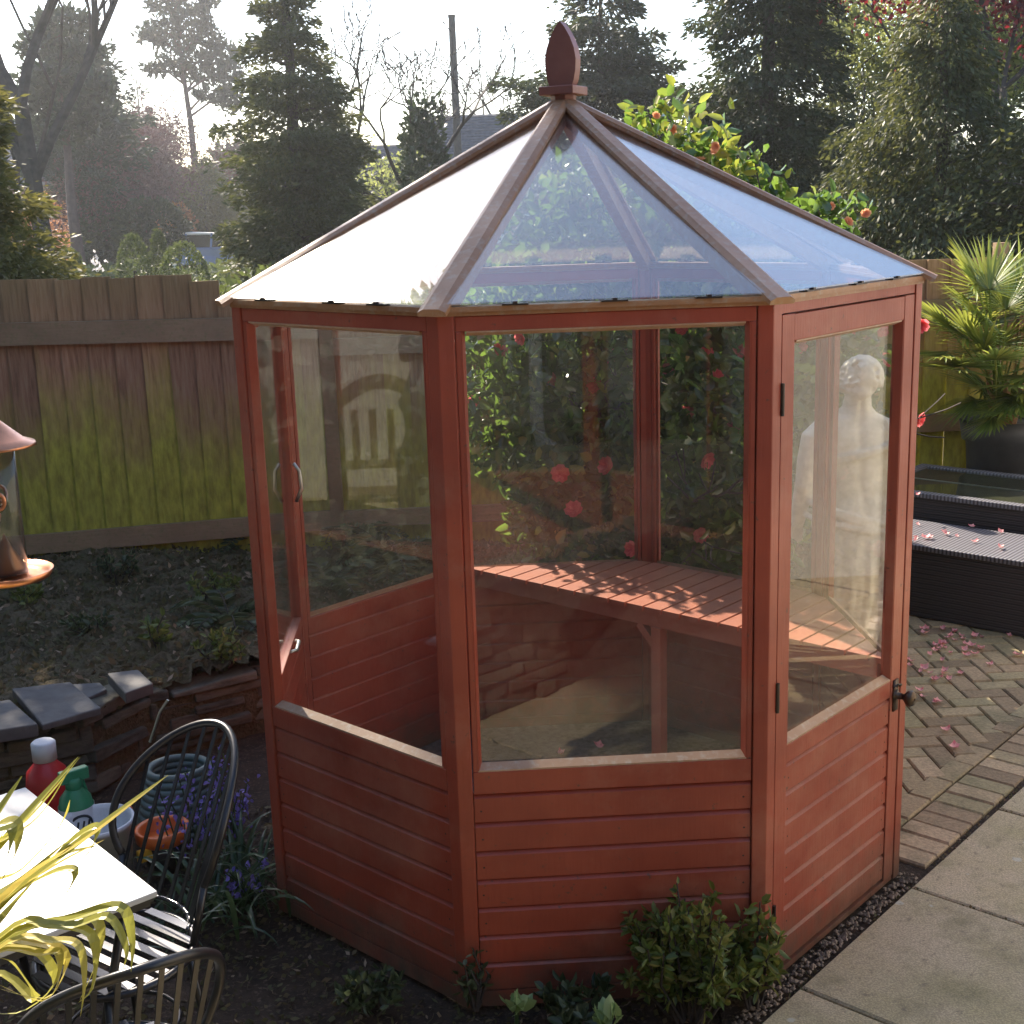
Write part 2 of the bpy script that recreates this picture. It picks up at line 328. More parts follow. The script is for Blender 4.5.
def unit(n):
    v = rng.normal(size=(n, 3)); return v/np.linalg.norm(v, axis=1, keepdims=True)
def lump(th, z, seed, k=1.0):
    r = np.random.default_rng(seed); o = 0
    for i in range(7):
        a = r.integers(1, 7); b = r.uniform(.6, 5)*k; p, q = r.uniform(0, 6.3, 2); o = o+np.sin(a*th+p+b*z)*np.cos(b*z+q)/7
    return o*1.6
# ------------------------------------------------------------------ trees
def trunk_mb(x, y, h, r, z0=0, lean=(0, 0)):
    m = MB(); k = 8
    m.tube([(x+lean[0]*i/k+.15*r*math.sin(i*1.9), y+lean[1]*i/k, z0+h*i/k) for i in range(k+1)], [r*(1.25-1.05*(i/k)**.8) for i in range(k+1)], 8); return m
def conifer(x, y, h, rb, mat, label, n=24000, z0=0.0, seed=1, size=.16, prof=None, droop=.3, bare=.04, name='conifer_tree', cat='tree', lumpy=.45, group=None, power=.75, asp=.34):
    size *= .62; n = int(n*2.2)
    t = thing(name, (x, y, z0), label, cat, group)
    m = trunk_mb(x, y, h*.96, .03+.012*h, z0)
    for i in range(26):
        a = random.uniform(0, 2*PI); tt = random.uniform(.06, .85); rr = rb*(1-tt)**power*.8; zz = z0+h*tt
        m.tube([(x, y, zz), (x+rr*math.cos(a), y+rr*math.sin(a), zz+rr*.15)], [.02+.004*h*(1-tt), .008], 5)
    m.build('trunk', 'bark', t)
    prf = (lambda q: (1-q)**power) if prof is None else (lambda q: np.interp(q, [p[0] for p in prof], [p[1] for p in prof]))
    nb = int(150+18*h); bt = np.clip(1-rng.random(nb)**.75, bare, .985); ba = rng.random(nb)*2*PI+lump(bt*6, bt*3, seed)*1.5
    bl = rb*prf(bt)*(1+lumpy*.9*lump(ba, bt*h*.8, seed, 1.0))*rng.uniform(.62, 1.22, nb)
    bl = np.where(rng.random(nb) < .10, bl*1.25, bl)
    wgt = bl**1.3+.02; bi = rng.choice(nb, n, p=wgt/wgt.sum()); u = rng.random(n)**.62; L_ = bl[bi]
    da = np.stack([np.cos(ba[bi]), np.sin(ba[bi]), np.zeros(n)], 1); sa_ = np.stack([-da[:, 1], da[:, 0], np.zeros(n)], 1)
    lat = rng.normal(0, 1, n)*(.16+.14*np.sin(PI*np.minimum(u+.1, 1)))*np.minimum(L_, 1.6)
    slope_ = rng.uniform(-.25, .25, nb)[bi]
    P = np.array([x, y, z0])+da*(L_*u)[:, None]+sa_*lat[:, None]; P[:, 2] += bt[bi]*h+L_*(slope_*u-droop*.7*u*u)+rng.normal(0, .035*rb+.02, n)-np.abs(lat)*.15
    P[:, 2] = np.maximum(P[:, 2], z0+.02); th = np.arctan2(P[:, 1]-y, P[:, 0]-x); k = n; keep = np.ones(n, bool)
    Dv = da*.7+sa_*(lat/np.maximum(L_, .3))[:, None]*1.6+rng.normal(0, .38, (n, 3))+np.array([0, 0, -droop*1.2]); sz = size*rng.uniform(.5, 1.35, k)
    V, F = cards(P, Dv, sz, sz*asp)
    # lighter tips outside, clumped
    rr = np.clip(.5*rng.random(k)+.5*(.5+.5*lump(th[keep], P[:, 2]*1.3, seed+3, 2)), 0, 1)
    mkobj('crown', V, F, mat, t, rr); return t
def tree_skel(base, h, r, seed, spread=.5, depth=6, first=.3, up=.25, kids=(2, 3), shrink=.72):
    rs = random.Random(seed); segs = []; tips = []
    def grow(p, d, L, rad, k):
        n = 3; q = Vector(p); pts = [q.copy()]; dd = Vector(d)
        for i in range(n):
            kk = .25 if k == depth else 1.0; dd = (dd+Vector((rs.gauss(0, .12)*kk, rs.gauss(0, .12)*kk, rs.gauss(0, .06)*kk+up*.12))).normalized(); q = q+dd*L/n; pts.append(q.copy())
        segs.append((pts, [rad*(1-.28*i/n) for i in range(n+1)]))
        if k == 0: tips.append((q.copy(), dd.copy())); return
        if k <= 3: tips.append((q.copy(), dd.copy()))
        for j in range(rs.choice(kids)):
            nd = (dd+Vector((rs.gauss(0, 1), rs.gauss(0, 1), rs.gauss(0, .5)+up))*spread).normalized()
            st = pts[-1] if j < 2 else pts[-2]
            grow(st, nd, L*rs.uniform(shrink-.1, shrink+.12), rad*rs.uniform(.52, .7), k-1)
    grow(Vector(base), Vector((0, 0, 1)), h*first, r, depth); return segs, tips
def skel_mesh(segs, name, mat, parent, minr=.006):
    m = MB()
    for pts, rad in segs: m.tube(pts, [max(q, minr) for q in rad], 6 if rad[0] > .05 else 3, False)
    return m.build(name, mat, parent)
def bare_tree(x, y, h, r, seed, label, spread=.5, depth=6, name='bare_tree', first=.3, minr=.01, mat='bark', kids=(2, 3), up=.25, group=None, shrink=.72):
    t = thing(name, (x, y, 0), label, 'tree', group); segs, tips = tree_skel((x, y, 0), h, r, seed, spread, depth, first, up, kids, shrink)
    skel_mesh(segs[:1], 'trunk', mat, t, minr); skel_mesh(segs[1:], 'branches', mat, t, minr); return t, segs, tips
def leafy(tips, n, sp, size, mat, parent, name='crown', asp=.6, fold=0):
    T = np.array([list(a) for a, b in tips]); i = rng.integers(0, len(T), n); P = T[i]+rng.normal(0, sp, (n, 3)); sz = size*rng.uniform(.6, 1.3, n)
    V, F = cards(P, unit(n), sz, sz*asp, fold=fold); return mkobj(name, V, F, mat, parent)
def blob(x, y, z0, rx, rz, mat, n, size, parent=None, name='foliage', seed=3, lumpy=.25, ry=None, asp=.6, inner=.55, flat=0):
    d = unit(n); ry = ry or rx; th = np.arctan2(d[:, 1], d[:, 0]); q = (1+lumpy*lump(th, d[:, 2]*2, seed))*rng.uniform(inner, 1, n)**.7
    d2 = d.copy(); d2[:, 2] = np.where(d2[:, 2] < 0, d2[:, 2]*.9, d2[:, 2])
    P = np.stack([x+rx*d2[:, 0]*q, y+ry*d2[:, 1]*q, z0+rz*(1+d2[:, 2]*q)], 1); sz = size*rng.uniform(.6, 1.3, n)
    V, F = cards(P, d+rng.normal(0, .7, (n, 3)), sz, sz*asp); V[:, 2] = np.maximum(V[:, 2], z0-.02)
    return mkobj(name, V, F, mat, parent, np.clip(rng.random(n)*.6+.4*(.5+.5*lump(th, d[:, 2]*6, seed+1, 2)), 0, 1))
def strap(mb, p0, az, el, L, w, bend, n=9, twist=0.0, tipw=.1, r=None):
    """curved strap leaf with a slight V fold"""
    p = Vector([float(c) for c in p0]); V = []; e = el
    for i in range(n+1):
        t = i/n; d = Vector((math.cos(az)*math.cos(e), math.sin(az)*math.cos(e), math.sin(e)))
        sdv = Vector((-math.sin(az), math.cos(az), 0)); nn = d.cross(sdv); sdv = sdv*math.cos(twist*t)+nn*math.sin(twist*t)
        ww = w*(min(1, .45+2.2*t))*max(tipw*.3, (1-t**2.6)); V += [p-sdv*ww/2, p+nn*ww*-.14, p+sdv*ww/2]
        p = p+d*(L/n); e -= bend*(.4+1.4*t)/n
    F = []
    for i in range(n): b = i*3; F += [(b, b+1, b+4, b+3), (b+1, b+2, b+5, b+4)]
    mb.add(V, F, r)
exec_parts = []
# ================================================================== GROUND
BED = [(-12, .45), (-2.45, .45), (-1.98, .62), (-1.78, .95), (-1.35, 1.2), (-.6, 1.32), (.75, 1.32), (1.35, 1.9), (1.8, 3.3), (4.6, 3.6), (9, 4), (9, 7), (-12, 7)]
def inpoly(x, y, P):
    c = False; j = len(P)-1
    for i in range(len(P)):
        if (P[i][1] > y) != (P[j][1] > y) and x < (P[j][0]-P[i][0])*(y-P[i][1])/(P[j][1]-P[i][1])+P[i][0]: c = not c
        j = i
    return c
g = 700; struct('ground', [(-g, -60, -.06), (g, -60, -.06), (g, g, -.06), (-g, g, -.06)], [(0, 1, 2, 3)], 'meadow', loc=(0, 0, -.06))
# soil round the gazebo, gently uneven
nx, ny = 120, 90; X, Y = np.meshgrid(np.linspace(-4, 3, nx), np.linspace(-3.2, 1.6, ny)); Z = -.028+.012*np.sin(X*7+np.sin(Y*9))*np.sin(Y*6)+rng.normal(0, .004, X.shape)
V = np.stack([X, Y, Z], 2).reshape(-1, 3); I = np.arange(nx*ny).reshape(ny, nx); F = np.stack([I[:-1, :-1], I[:-1, 1:], I[1:, 1:], I[1:, :-1]], 2).reshape(-1, 4)
struct('soil', V, F, 'soil', smooth=True, loc=(0, 0, 0))
m = MB(); m.prism(BED, -.05, .26); o = m.build('raised_bed', 'bed', loc=(0, 2, 0)); o['kind'] = 'structure'
nx, ny = 330, 110; X, Y = np.meshgrid(np.linspace(-7, 6, nx), np.linspace(.4, 5.2, ny))
Z = .32+.035*np.sin(X*2.1+np.sin(Y*3))+.025*np.sin(Y*5+X*3)+rng.normal(0, .012, X.shape)+.02*np.sin(X*17+3*np.sin(Y*13))*np.sin(Y*19+2*np.sin(X*11))
V = np.stack([X, Y, Z], 2).reshape(-1, 3); I = np.arange(nx*ny).reshape(ny, nx); F = np.stack([I[:-1, :-1], I[:-1, 1:], I[1:, 1:], I[1:, :-1]], 2).reshape(-1, 4)
cx = V[F].mean(1); keep = np.array([inpoly(a[0], a[1], BED) for a in cx]); F = F[keep]
used, inv = np.unique(F, return_inverse=True); struct('bed_surface', V[used], inv.reshape(F.shape), 'bed', smooth=True, loc=(0, 2, 0))
# leaf litter and moss on the bed and the soil
n = 30000; P = np.stack([rng.uniform(-4.2, 2.2, n), rng.uniform(.5, 3.6, n), np.full(n, .33)], 1); P = P[[inpoly(a[0], a[1], BED) for a in P]]
P[:, 2] = .325+.035*np.sin(P[:, 0]*2.1+np.sin(P[:, 1]*3))+.025*np.sin(P[:, 1]*5+P[:, 0]*3)
k = len(P); dv = unit(k); dv[:, 2] = np.abs(dv[:, 2])*.7; V, F = cards(P, dv, rng.uniform(.015, .055, k), rng.uniform(.012, .03, k)); struct('ground_cover', V, F, 'ground_leaf', 'stuff', loc=(0, 2, 0))
n = 11000; P = np.stack([rng.uniform(-2.6, .7, n), rng.uniform(-2.2, .4, n), np.full(n, -.02)], 1)
dv = unit(n); dv[:, 2] = np.abs(dv[:, 2])*.3; V, F = cards(P, dv, rng.uniform(.008, .035, n), rng.uniform(.006, .024, n)); struct('leaf_litter', V, F, 'ground_leaf', 'stuff', loc=(0, 0, 0))
# slabs
e1 = np.array([.703, .711]); e2 = np.array([.711, -.703]); O = np.array([.551, -1.067]); SL = .765; m = MB()
def rect(m, o, a, b, z0, z1, gap, r=None):
    q = [o+a*0+b*0, o+a, o+a+b, o+b]; c = sum(q)/4; la = np.linalg.norm(a); lb = np.linalg.norm(b)
    ua, ub = a/la, b/lb; P = [c+ua*sa*(la/2-gap)+ub*sb*(lb/2-gap) for sa, sb in ((-1, -1), (1, -1), (1, 1), (-1, 1))]
    P2 = [c+ua*sa*(la/2-gap-.006)+ub*sb*(lb/2-gap-.006) for sa, sb in ((-1, -1), (1, -1), (1, 1), (-1, 1))]
    zr = random.uniform(-.002, .003)
    V = [(x, y, z0) for x, y in P]+[(x, y, z1-.006) for x, y in P]+[(x, y, z1+zr) for x, y in P2]
    if np.cross(a, b) < 0: V = V[3::-1]+V[7:3:-1]+V[11:7:-1]
    F = [(4, 5, 9, 8), (5, 6, 10, 9), (6, 7, 11, 10), (7, 4, 8, 11), (8, 9, 10, 11), (0, 1, 5, 4), (1, 2, 6, 5), (2, 3, 7, 6), (3, 0, 4, 7)]
    m.add(V, F, r)
for i in range(-4, 6):
    for j in range(0, 5):
        if i == -4 and j == 0: continue
        rect(m, O+e1*SL*i+e2*(SL*j+.012), e1*SL, e2*SL, -.05, 0.0, .006)
o = m.build('patio_slabs', 'slab', loc=(1.5, -1.5, 0)); o['kind'] = 'structure'
m = MB()
for i in range(7):
    for j in range(6):
        q = np.array([-1.02-.6*(i+1), -1.35-.6*(j+1)+.0*i]); 
        if i == 0 and j == 0: pass
        rect(m, q, np.array([.6, 0]), np.array([0, .6]), -.05, -.012, .006)
o = m.build('seating_slabs', 'slab', loc=(-2, -2, 0)); o['kind'] = 'structure'
# bricks: soldier course, stretcher course, herringbone
def ingaz(x, y, ap=1.13): return max(abs(x), abs(y), (abs(x)+abs(y))/1.41421) < ap
m = MB(); nn = -e2
for i in range(-2, 40): 
    q = O+e1*(.104*i)+nn*.008
    if not ingaz(*(q+nn*.1+e1*.05)): rect(m, q, e1*.104, nn*.205, -.05, -.004, .003)
for i in range(-1, 20):
    q = O+e1*(.207*i)+nn*.216
    if not ingaz(*(q+nn*.05+e1*.1)): rect(m, q, e1*.207, nn*.104, -.05, -.004, .003)
C = .104
for r_ in range(-10, 50):
    for c_ in range(2, 62):
        v = (c_-r_) % 4
        if v == 0: a = (c_*C, r_*C, 2*C, C)
        elif v == 3: a = (c_*C, r_*C, C, 2*C)
        else: continue
        cxx, cyy = a[0]+a[2]/2, a[1]+a[3]/2; dd = (1.618-(cxx-cyy))/1.41421
        if dd < .36 or ingaz(cxx, cyy) or inpoly(cxx, cyy, BED): continue
        if cxx < 1.0 and cyy > -.2: continue
        rect(m, np.array([a[0], a[1]]), np.array([a[2], 0]), np.array([0, a[3]]), -.05, -.004, .0035)
o = m.build('brick_paving', 'brick', loc=(2, 1, 0)); o['kind'] = 'structure'
struct('paving_sand', [(.3, -1.3, -.018), (8, -1.3, -.018), (8, 4.2, -.018), (1.0, 4.2, -.018), (.3, .2, -.018)], [(0, 1, 2, 3, 4)], 'soil', loc=(2, 1, -.018))
n = 5200; A_ = []
for i in range(n):
    if rng.random() < .5: u_ = SL*rng.integers(-3, 5)+rng.normal(0, .006); v_ = rng.uniform(0, 2.6)
    else: v_ = SL*rng.integers(0, 4)+rng.normal(0, .007); u_ = rng.uniform(-2, 3)
    q = O+e1*u_+e2*(v_+.012)
    if lump(q[0]*3, q[1]*3, 5, 2) > -.1: A_.append((q[0], q[1], -.006))
A_ = np.array(A_); dv = unit(len(A_)); dv[:, 2] = abs(dv[:, 2])*.6; V, F = cards(A_, dv, rng.uniform(.006, .018, len(A_)), rng.uniform(.005, .012, len(A_))); struct('joint_moss', V, F, 'ground_leaf', 'stuff', loc=(1, -1, 0))
# pebbles beside the door wall
m = MB()
for i in range(420):
    t = random.uniform(-.62, .75); w_ = random.uniform(-.005, .055); q = O+e1*(t+.55)*.98+nn*w_-e1*.42; rr = random.uniform(.005, .011)
    z = random.uniform(-.012, .004); V = []
    c_ = Vector((q[0], q[1], z)); a = [Vector(unit(1)[0])*rr for _ in range(1)]
    V = [c_+Vector(v)*rr*random.uniform(.7, 1.3) for v in ((1, 0, 0), (0, 1, 0), (-1, 0, 0), (0, -1, 0), (0, 0, .8), (0, 0, -.8))]
    m.add(V, [(0, 1, 4), (1, 2, 4), (2, 3, 4), (3, 0, 4), (1, 0, 5), (2, 1, 5), (3, 2, 5), (0, 3, 5)])
o = m.build('gravel', 'gravel_mat', loc=(.8, -.8, 0)); o['kind'] = 'stuff'
# ================================================================== GAZEBO
WF = .9; RC = WF/(2*math.sin(PI/8)); AP = RC*math.cos(PI/8)
gaz = thing('gazebo', (0, 0, 0), 'octagonal red stained timber summerhouse with glazed walls and a pointed glass roof', 'summerhouse')
class Face:
    def __init__(s, deg): s.a = R_(deg); s.n = Vector((math.cos(s.a), math.sin(s.a), 0)); s.u = Vector((-math.sin(s.a), math.cos(s.a), 0))
    def p(s, u, n, z): return s.n*(AP+n)+s.u*u+Vector((0, 0, z))
    def box(s, mb, u0, u1, n0, n1, z0, z1): return mb.hexa([s.p(u0, n1, z0), s.p(u0, n0, z0), s.p(u1, n0, z0), s.p(u1, n1, z0), s.p(u0, n1, z1), s.p(u0, n0, z1), s.p(u1, n0, z1), s.p(u1, n1, z1)][::1])
    def ext(s, mb, prof, u0, u1):  # profile of (n,z) run along u
        k = len(prof); V = [s.p(u0, n, z) for n, z in prof]+[s.p(u1, n, z) for n, z in prof]
        mb.add(V, [tuple(range(k)), tuple(range(2*k-1, k-1, -1))]+[((i+1) % k, i, k+i, k+(i+1) % k) for i in range(k)])
ZT, ZS, ZB = 2.045, .765, .69
for i in range(8):  # mitred corner posts
    a = R_(22.5+45*i); f1 = Face(45*i); f2 = Face(45*(i+1)); t = .45-.043; m = MB()
    P = [f1.p(.45, 0, 0), f1.p(t, 0, 0), f1.p(t, -.045, 0), f1.p(.45-.019, -.045, 0), f2.p(-t, -.045, 0), f2.p(-t, 0, 0)]
    pl = [(p.x, p.y) for p in P][::-1]; m.prism(pl, .0, ZT+.02); m.build('corner_post', 'red_stain', gaz, bevel=.003)
def boards(f, mb, u0, u1, z0, z1, n0=-.008, pitch=.098):
    f.box(mb, u0-.008, u1+.008, -.035, -.0245, z0, z1); k = int(round((z1-z0)/pitch)); ph = (z1-z0)/k
    for j in range(k):
        b = z0+j*ph; f.ext(mb, [(-.0345, b+.004), (-.0345, b+ph), (-.041, b+ph-.008), (-.043, b+.004)], u0+.001, u1-.001); f.ext(mb, [(-.024, b+.004), (n0, b+.004), (n0, b+ph-.013), (n0-.010, b+ph-.003), (n0-.013, b+ph), (-.024, b+ph)], u0, u1)
def nails(f, parent, us, z0, z1, n0=-.008, pitch=.098):
    k = int(round((z1-z0)/pitch)); ph = (z1-z0)/k; m = MB()
    for j in range(k):
        for u in us:
            c = f.p(u+random.uniform(-.004, .004), n0, z0+j*ph+ph*.42+random.uniform(-.006, .006)); r = .0032
            V = [c+f.n*.0012]+[c+f.u*(r*math.cos(b))+Vector((0, 0, r*math.sin(b)))+f.n*.0002 for b in np.linspace(0, 2*PI, 7)[:-1]]; m.add(V, [(0, q+1, (q+1) % 6+1) for q in range(6)])
    o = m.build('nail_heads', 'dark_iron', parent); o['kind'] = 'stuff'
def beads(f, parent, u0, u1, z0, z1, nf=-.004, nb=-.028, w=.014, mat='bead_wood'):
    m = MB()
    f.ext(m, [(nb, z0+w+.006), (nb, z0), (nf, z0), (nf, z0+.005)], u0, u1)
    m.build('glazing_bead', mat, parent); m = MB(); f.ext(m, [(nb, z1-w), (nb, z1), (nf, z1), (nf, z1-.004)][::-1], u0+w, u1-w); m.build('glazing_bead', mat, parent)
    for s_, u in ((1, u0), (-1, u1)):
        m2 = MB()
        V = [f.p(u, nf, z0+.004), f.p(u+s_*.003, nf, z0+.004), f.p(u+s_*w*.8, nb, z0+.012), f.p(u, nb, z0+.012)]; V2 = [v+Vector((0, 0, z1-z0-.006)) for v in V]
        m2.add(V+V2, [(0, 1, 2, 3), (7, 6, 5, 4), (0, 4, 5, 1), (1, 5, 6, 2), (2, 6, 7, 3), (3, 7, 4, 0)])
        m2.build('glazing_bead', 'red_stain', parent)
def pane(f, parent, u0, u1, z0, z1, n=-.032, mat='glass'):
    m = MB(); f.box(m, u0, u1, n-.002, n+.002, z0, z1); return m.build('pane', mat, parent)
for k, deg in enumerate((-135, -90, 0, 45, 90, 135, 180)):
    f = Face(deg); T = .404
    m = MB(); f.box(m, -T, T, -.042, -.003, ZB, ZS-.006); f.box(m, -T, T, -.042, -.003, 2.02, ZT+.015); f.box(m, -T, -.389, -.042, -.004, ZS-.006, 2.02); f.box(m, .389, T, -.042, -.004, ZS-.006, 2.02)
    if deg == 180: # side opening light with its own inner sash
        for u in (-.389, .354): f.box(m, u, u+.035, -.05, -.012, ZS-.006, 2.02)
        f.box(m, -.354, .354, -.05, -.012, ZS-.006, ZS+.035); f.box(m, -.354, .354, -.05, -.012, 1.98, 2.02)
    w_ = m.build('window_frame', 'red_stain', gaz, bevel=.0025)
    beads(f, w_, -.389, .389, ZS-.006, 2.02); pane(f, w_, -.388, .388, ZS+.002, 2.012)
    m = MB(); boards(f, m, -T, T, .05, ZB-.002); f.box(m, -T, T, -.04, -.006, .0, .05); bp = m.build('boarded_panel', 'red_stain', gaz); nails(f, bp, (-.385, .385), .05, ZB-.002)
    if deg == 180:
        for z_, u_ in ((.80, .0), (1.33, -.36)):
            st = MB(); st.tube([f.p(u_-.06, -.06, z_), f.p(u_-.02, -.075, z_+.01), f.p(u_+.03, -.072, z_-.005), f.p(u_+.09, -.058, z_+.01)] if z_ < 1 else [f.p(u_, -.06, z_-.07), f.p(u_, -.085, z_-.02), f.p(u_, -.08, z_+.05), f.p(u_, -.06, z_+.08)], [.007, .008, .007, .006], 8); st.build('window_stay', 'steel', gaz, True)
# the door
f = Face(-45); door = MB(); T = .402
f.box(door, -T, -.336, -.042, -.002, .022, 2.030); f.box(door, .336, T, -.042, -.002, .022, 2.030)
f.box(door, -.336, .336, -.042, -.003, 1.955, 2.028); f.box(door, -.336, .336, -.042, -.003, .70, ZS-.006)
dr = door.build('door', 'red_stain', gaz, bevel=.0025)
beads(f, dr, -.336, .336, ZS-.006, 1.955); pane(f, dr, -.335, .335, ZS+.002, 1.95, mat='door_glass')
m = MB(); boards(f, m, -.336, .336, .03, .698, -.007); bp = m.build('boarded_panel', 'red_stain', dr); nails(f, bp, (-.315, .315), .03, .698, -.007)
m = MB(); c0 = f.p(.368, 0, .70)
prof = [(.020, 0), (.022, .004), (.012, .008), (.010, .03), (.016, .036), (.026, .046), (.028, .056), (.022, .066), (.004, .069)]
V = []; nk = 20
for q, h_ in prof:
    for j in range(nk): V.append(c0+f.n*h_+f.u*(q*math.cos(2*PI*j/nk))+Vector((0, 0, q*math.sin(2*PI*j/nk))))
F = [(i*nk+j, i*nk+(j+1) % nk, (i+1)*nk+(j+1) % nk, (i+1)*nk+j) for i in range(len(prof)-1) for j in range(nk)]; m.add(V, F)
f.box(m, .352, .384, -.002, .003, .645, .755); m.build('handle', 'brass_knob', dr, smooth=True)
m = MB(); m.tube([f.p(.345, .003, .735), f.p(.36, .012, .742), f.p(.385, .012, .735), f.p(.392, .003, .725)], .0035, 6); m.build('latch', 'dark_iron', dr)
for z_ in (1.80, .93, .22):
    m = MB(); m.tube([f.p(-.4035, .003, z_-.045), f.p(-.4035, .003, z_+.045)], .006, 8); m.build('hinge', 'dark_iron', dr)
m = MB(); f.box(m, -.404, .404, -.04, -.004, 2.034, ZT+.015); m.build('door_frame', 'red_stain', gaz); m = MB(); f.box(m, -.404, .404, -.05, -.006, .0, .020); m.build('threshold', 'red_stain', gaz)
# roof
RH, ZH, ZA = 1.209, 2.086, 2.695
slope = math.atan2(ZA-ZH, RH)
for i in range(8):
    f = Face(45*i); m = MB(); rm = RC*math.cos(PI/8)
    # eaves plate, mitred
    def ring(n0, n1, z0, z1, mm):
        q = math.tan(PI/8); P = []
        for z in (z0, z1): P += [f.p(-(AP+n1)*q+.001, n1, z), f.p((AP+n1)*q-.001, n1, z), f.p((AP+n0)*q-.001, n0, z), f.p(-(AP+n0)*q+.001, n0, z)]
        mm.add(P, [(0, 3, 2, 1), (4, 5, 6, 7), (0, 1, 5, 4), (1, 2, 6, 5), (2, 3, 7, 6), (3, 0, 4, 7)])
    ring(-.050, .004, ZT+.016, ZT+.027, m); ring(-.045, .016, ZT+.0275, ZT+.041, m)
    eb = m.build('eaves_board', 'hip_wood', gaz)
    # glass triangle: lies on the roof plane, just under the hip caps
    q = math.tan(PI/8); ae = AP+.019; ze = ZT+.047; azt = ZA-.03; V = []
    tn = (azt-ze)/ae
    for dz in (0, .004):
        V += [f.p(-ae*q+.012, ae-AP, ze+dz), f.p(ae*q-.012, ae-AP, ze+dz), f.p(0, .03-AP, azt-.03*tn+dz)]
    m = MB(); m.add(V, [(2, 1, 0), (3, 4, 5), (0, 1, 4, 3), (1, 2, 5, 4), (2, 0, 3, 5)]); m.build('roof_pane', 'roof_glass', gaz)
    for u in (-.27, .02, .25):
        m = MB(); u += random.uniform(-.03, .03); f.box(m, u-.035, u+.035, -.002, .024, ZT+.0415, ZT+.046); f.box(m, u-.006, u+.006, .0, .026, ZT+.0455, ZT+.052)
        m.build('glass_clip', 'dark_iron', eb)
    # hip: cap over rafter
    a = R_(22.5+45*i); rd = Vector((math.cos(a), math.sin(a), 0)); p0 = rd*(RH+.004)+Vector((0, 0, ZH-.014)); p1 = rd*.035+Vector((0, 0, ZA-.012-.035*math.tan(slope)))
    m = MB(); dd = (p1-p0).normalized(); side = Vector((-rd.y, rd.x, 0)); up = side.cross(dd); up = up if up.z > 0 else -up
    wa, wb = .040, .030; V = []
    for p, wq in ((p0, wa), (p1, wb)): V += [p-side*wq-up*.008, p+side*wq-up*.008, p+side*wq+up*.004, p+side*(wq*.55)+up*.014, p-side*(wq*.55)+up*.014, p-side*wq+up*.004]
    m.add(V, [(5, 4, 3, 2, 1, 0), (6, 7, 8, 9, 10, 11)]+[(j, (j+1) % 6, 6+(j+1) % 6, 6+j) for j in range(6)]); hc = m.build('hip_rail', 'hip_wood', gaz)
    m = MB(); m.bar(p0-up*.034-dd*(-.05), p1-up*.034, .042, .050, up); m.build('rafter', 'hip_wood', hc)
fin = MB(); fin.box((0, 0, ZA+.012), (.062, .062, .014), (Vector((.87, -.5, 0)), Vector((.5, .87, 0)), Vector((0, 0, 1))))
fin.tube([(0, 0, ZA-.10), (0, 0, ZA)], [.03, .045], 8)
fo = fin.build('finial', 'finial_wood', gaz, bevel=.003)
pr = [(.040, 0), (.048, .02), (.054, .05), (.056, .085), (.050, .12), (.036, .155), (.018, .185), (.002, .205)]
fx, fy = Vector((.87, -.5, 0)), Vector((.5, .87, 0)); c0 = Vector((0, 0, ZA+.0265)); L_ = [(-a, b) for a, b in pr]+[(a, b) for a, b in pr[::-1]]
V = [c0+fx*a+fy*.02+Vector((0, 0, b)) for a, b in L_]+[c0+fx*a-fy*.02+Vector((0, 0, b)) for a, b in L_]; k = len(L_)
m = MB(); m.add(V, [tuple(range(k)), tuple(range(2*k-1, k-1, -1))]+[((j+1) % k, j, k+j, k+(j+1) % k) for j in range(k)]); m.build('spear', 'finial_wood', fo)
m = MB(); m.prism([(1.035/math.cos(PI/8)*math.cos(R_(22.5+45*i)), 1.035/math.cos(PI/8)*math.sin(R_(22.5+45*i))) for i in range(8)], -.03, .012); m.build('floor', 'floor_grit', gaz)
# bench inside: slats run out from the chord between the back-left and right corners
bn = thing('slatted_bench', (.4, .4, .012), 'red slatted corner bench inside the summerhouse, dappled with sun', 'bench')
cd = Vector((.7071, -.7071, 0)); od = Vector((.7071, .7071, 0)); m = MB(); pitch = .088; ss = -1.0
while ss < .99:
    a_, b_ = ss, min(ss+.077, 1.0)
    def far(s): return (1.026 if abs(s) < .45 else 1.476-abs(s))
    P = [cd*a_+od*.475, cd*b_+od*.475, cd*b_+od*max(.5, far(b_)), cd*a_+od*max(.5, far(a_))]
    m.hexa([p+Vector((0, 0, .755)) for p in P]+[p+Vector((0, 0, .775)) for p in P]); ss += pitch
m.build('seat', 'bench_wood', bn)
m = MB(); m.bar(cd*-.96+od*.50+Vector((0, 0, .725)), cd*.96+od*.50+Vector((0, 0, .725)), .03, .058); m.bar(cd*-.5+od*.96+Vector((0, 0, .73)), cd*.5+od*.96+Vector((0, 0, .73)), .03, .045); m.build('apron', 'bench_wood', bn)
for s_ in (.02,):
    m = MB(); p = cd*s_+od*.50; m.bar(p+Vector((0, 0, .012)), p+Vector((0, 0, .696)), .045, .045, cd); m.bar(p+Vector((0, 0, .60)), p-cd*.09+Vector((0, 0, .694)), .03, .03, od); m.build('leg', 'bench_wood', bn)
# loose grit on the gazebo floor
n = 2600; P = np.stack([rng.uniform(-.95, .95, n), rng.uniform(-1, .2, n), np.full(n, .014)], 1); P = P[[ingaz(a[0], a[1], 1.0) for a in P]]; k = len(P); dv = unit(k); dv[:, 2] = abs(dv[:, 2])
V, F = cards(P, dv, rng.uniform(.01, .03, k), rng.uniform(.008, .02, k)); struct('grit', V, F, 'ground_leaf', 'stuff', loc=(0, -.3, .012))
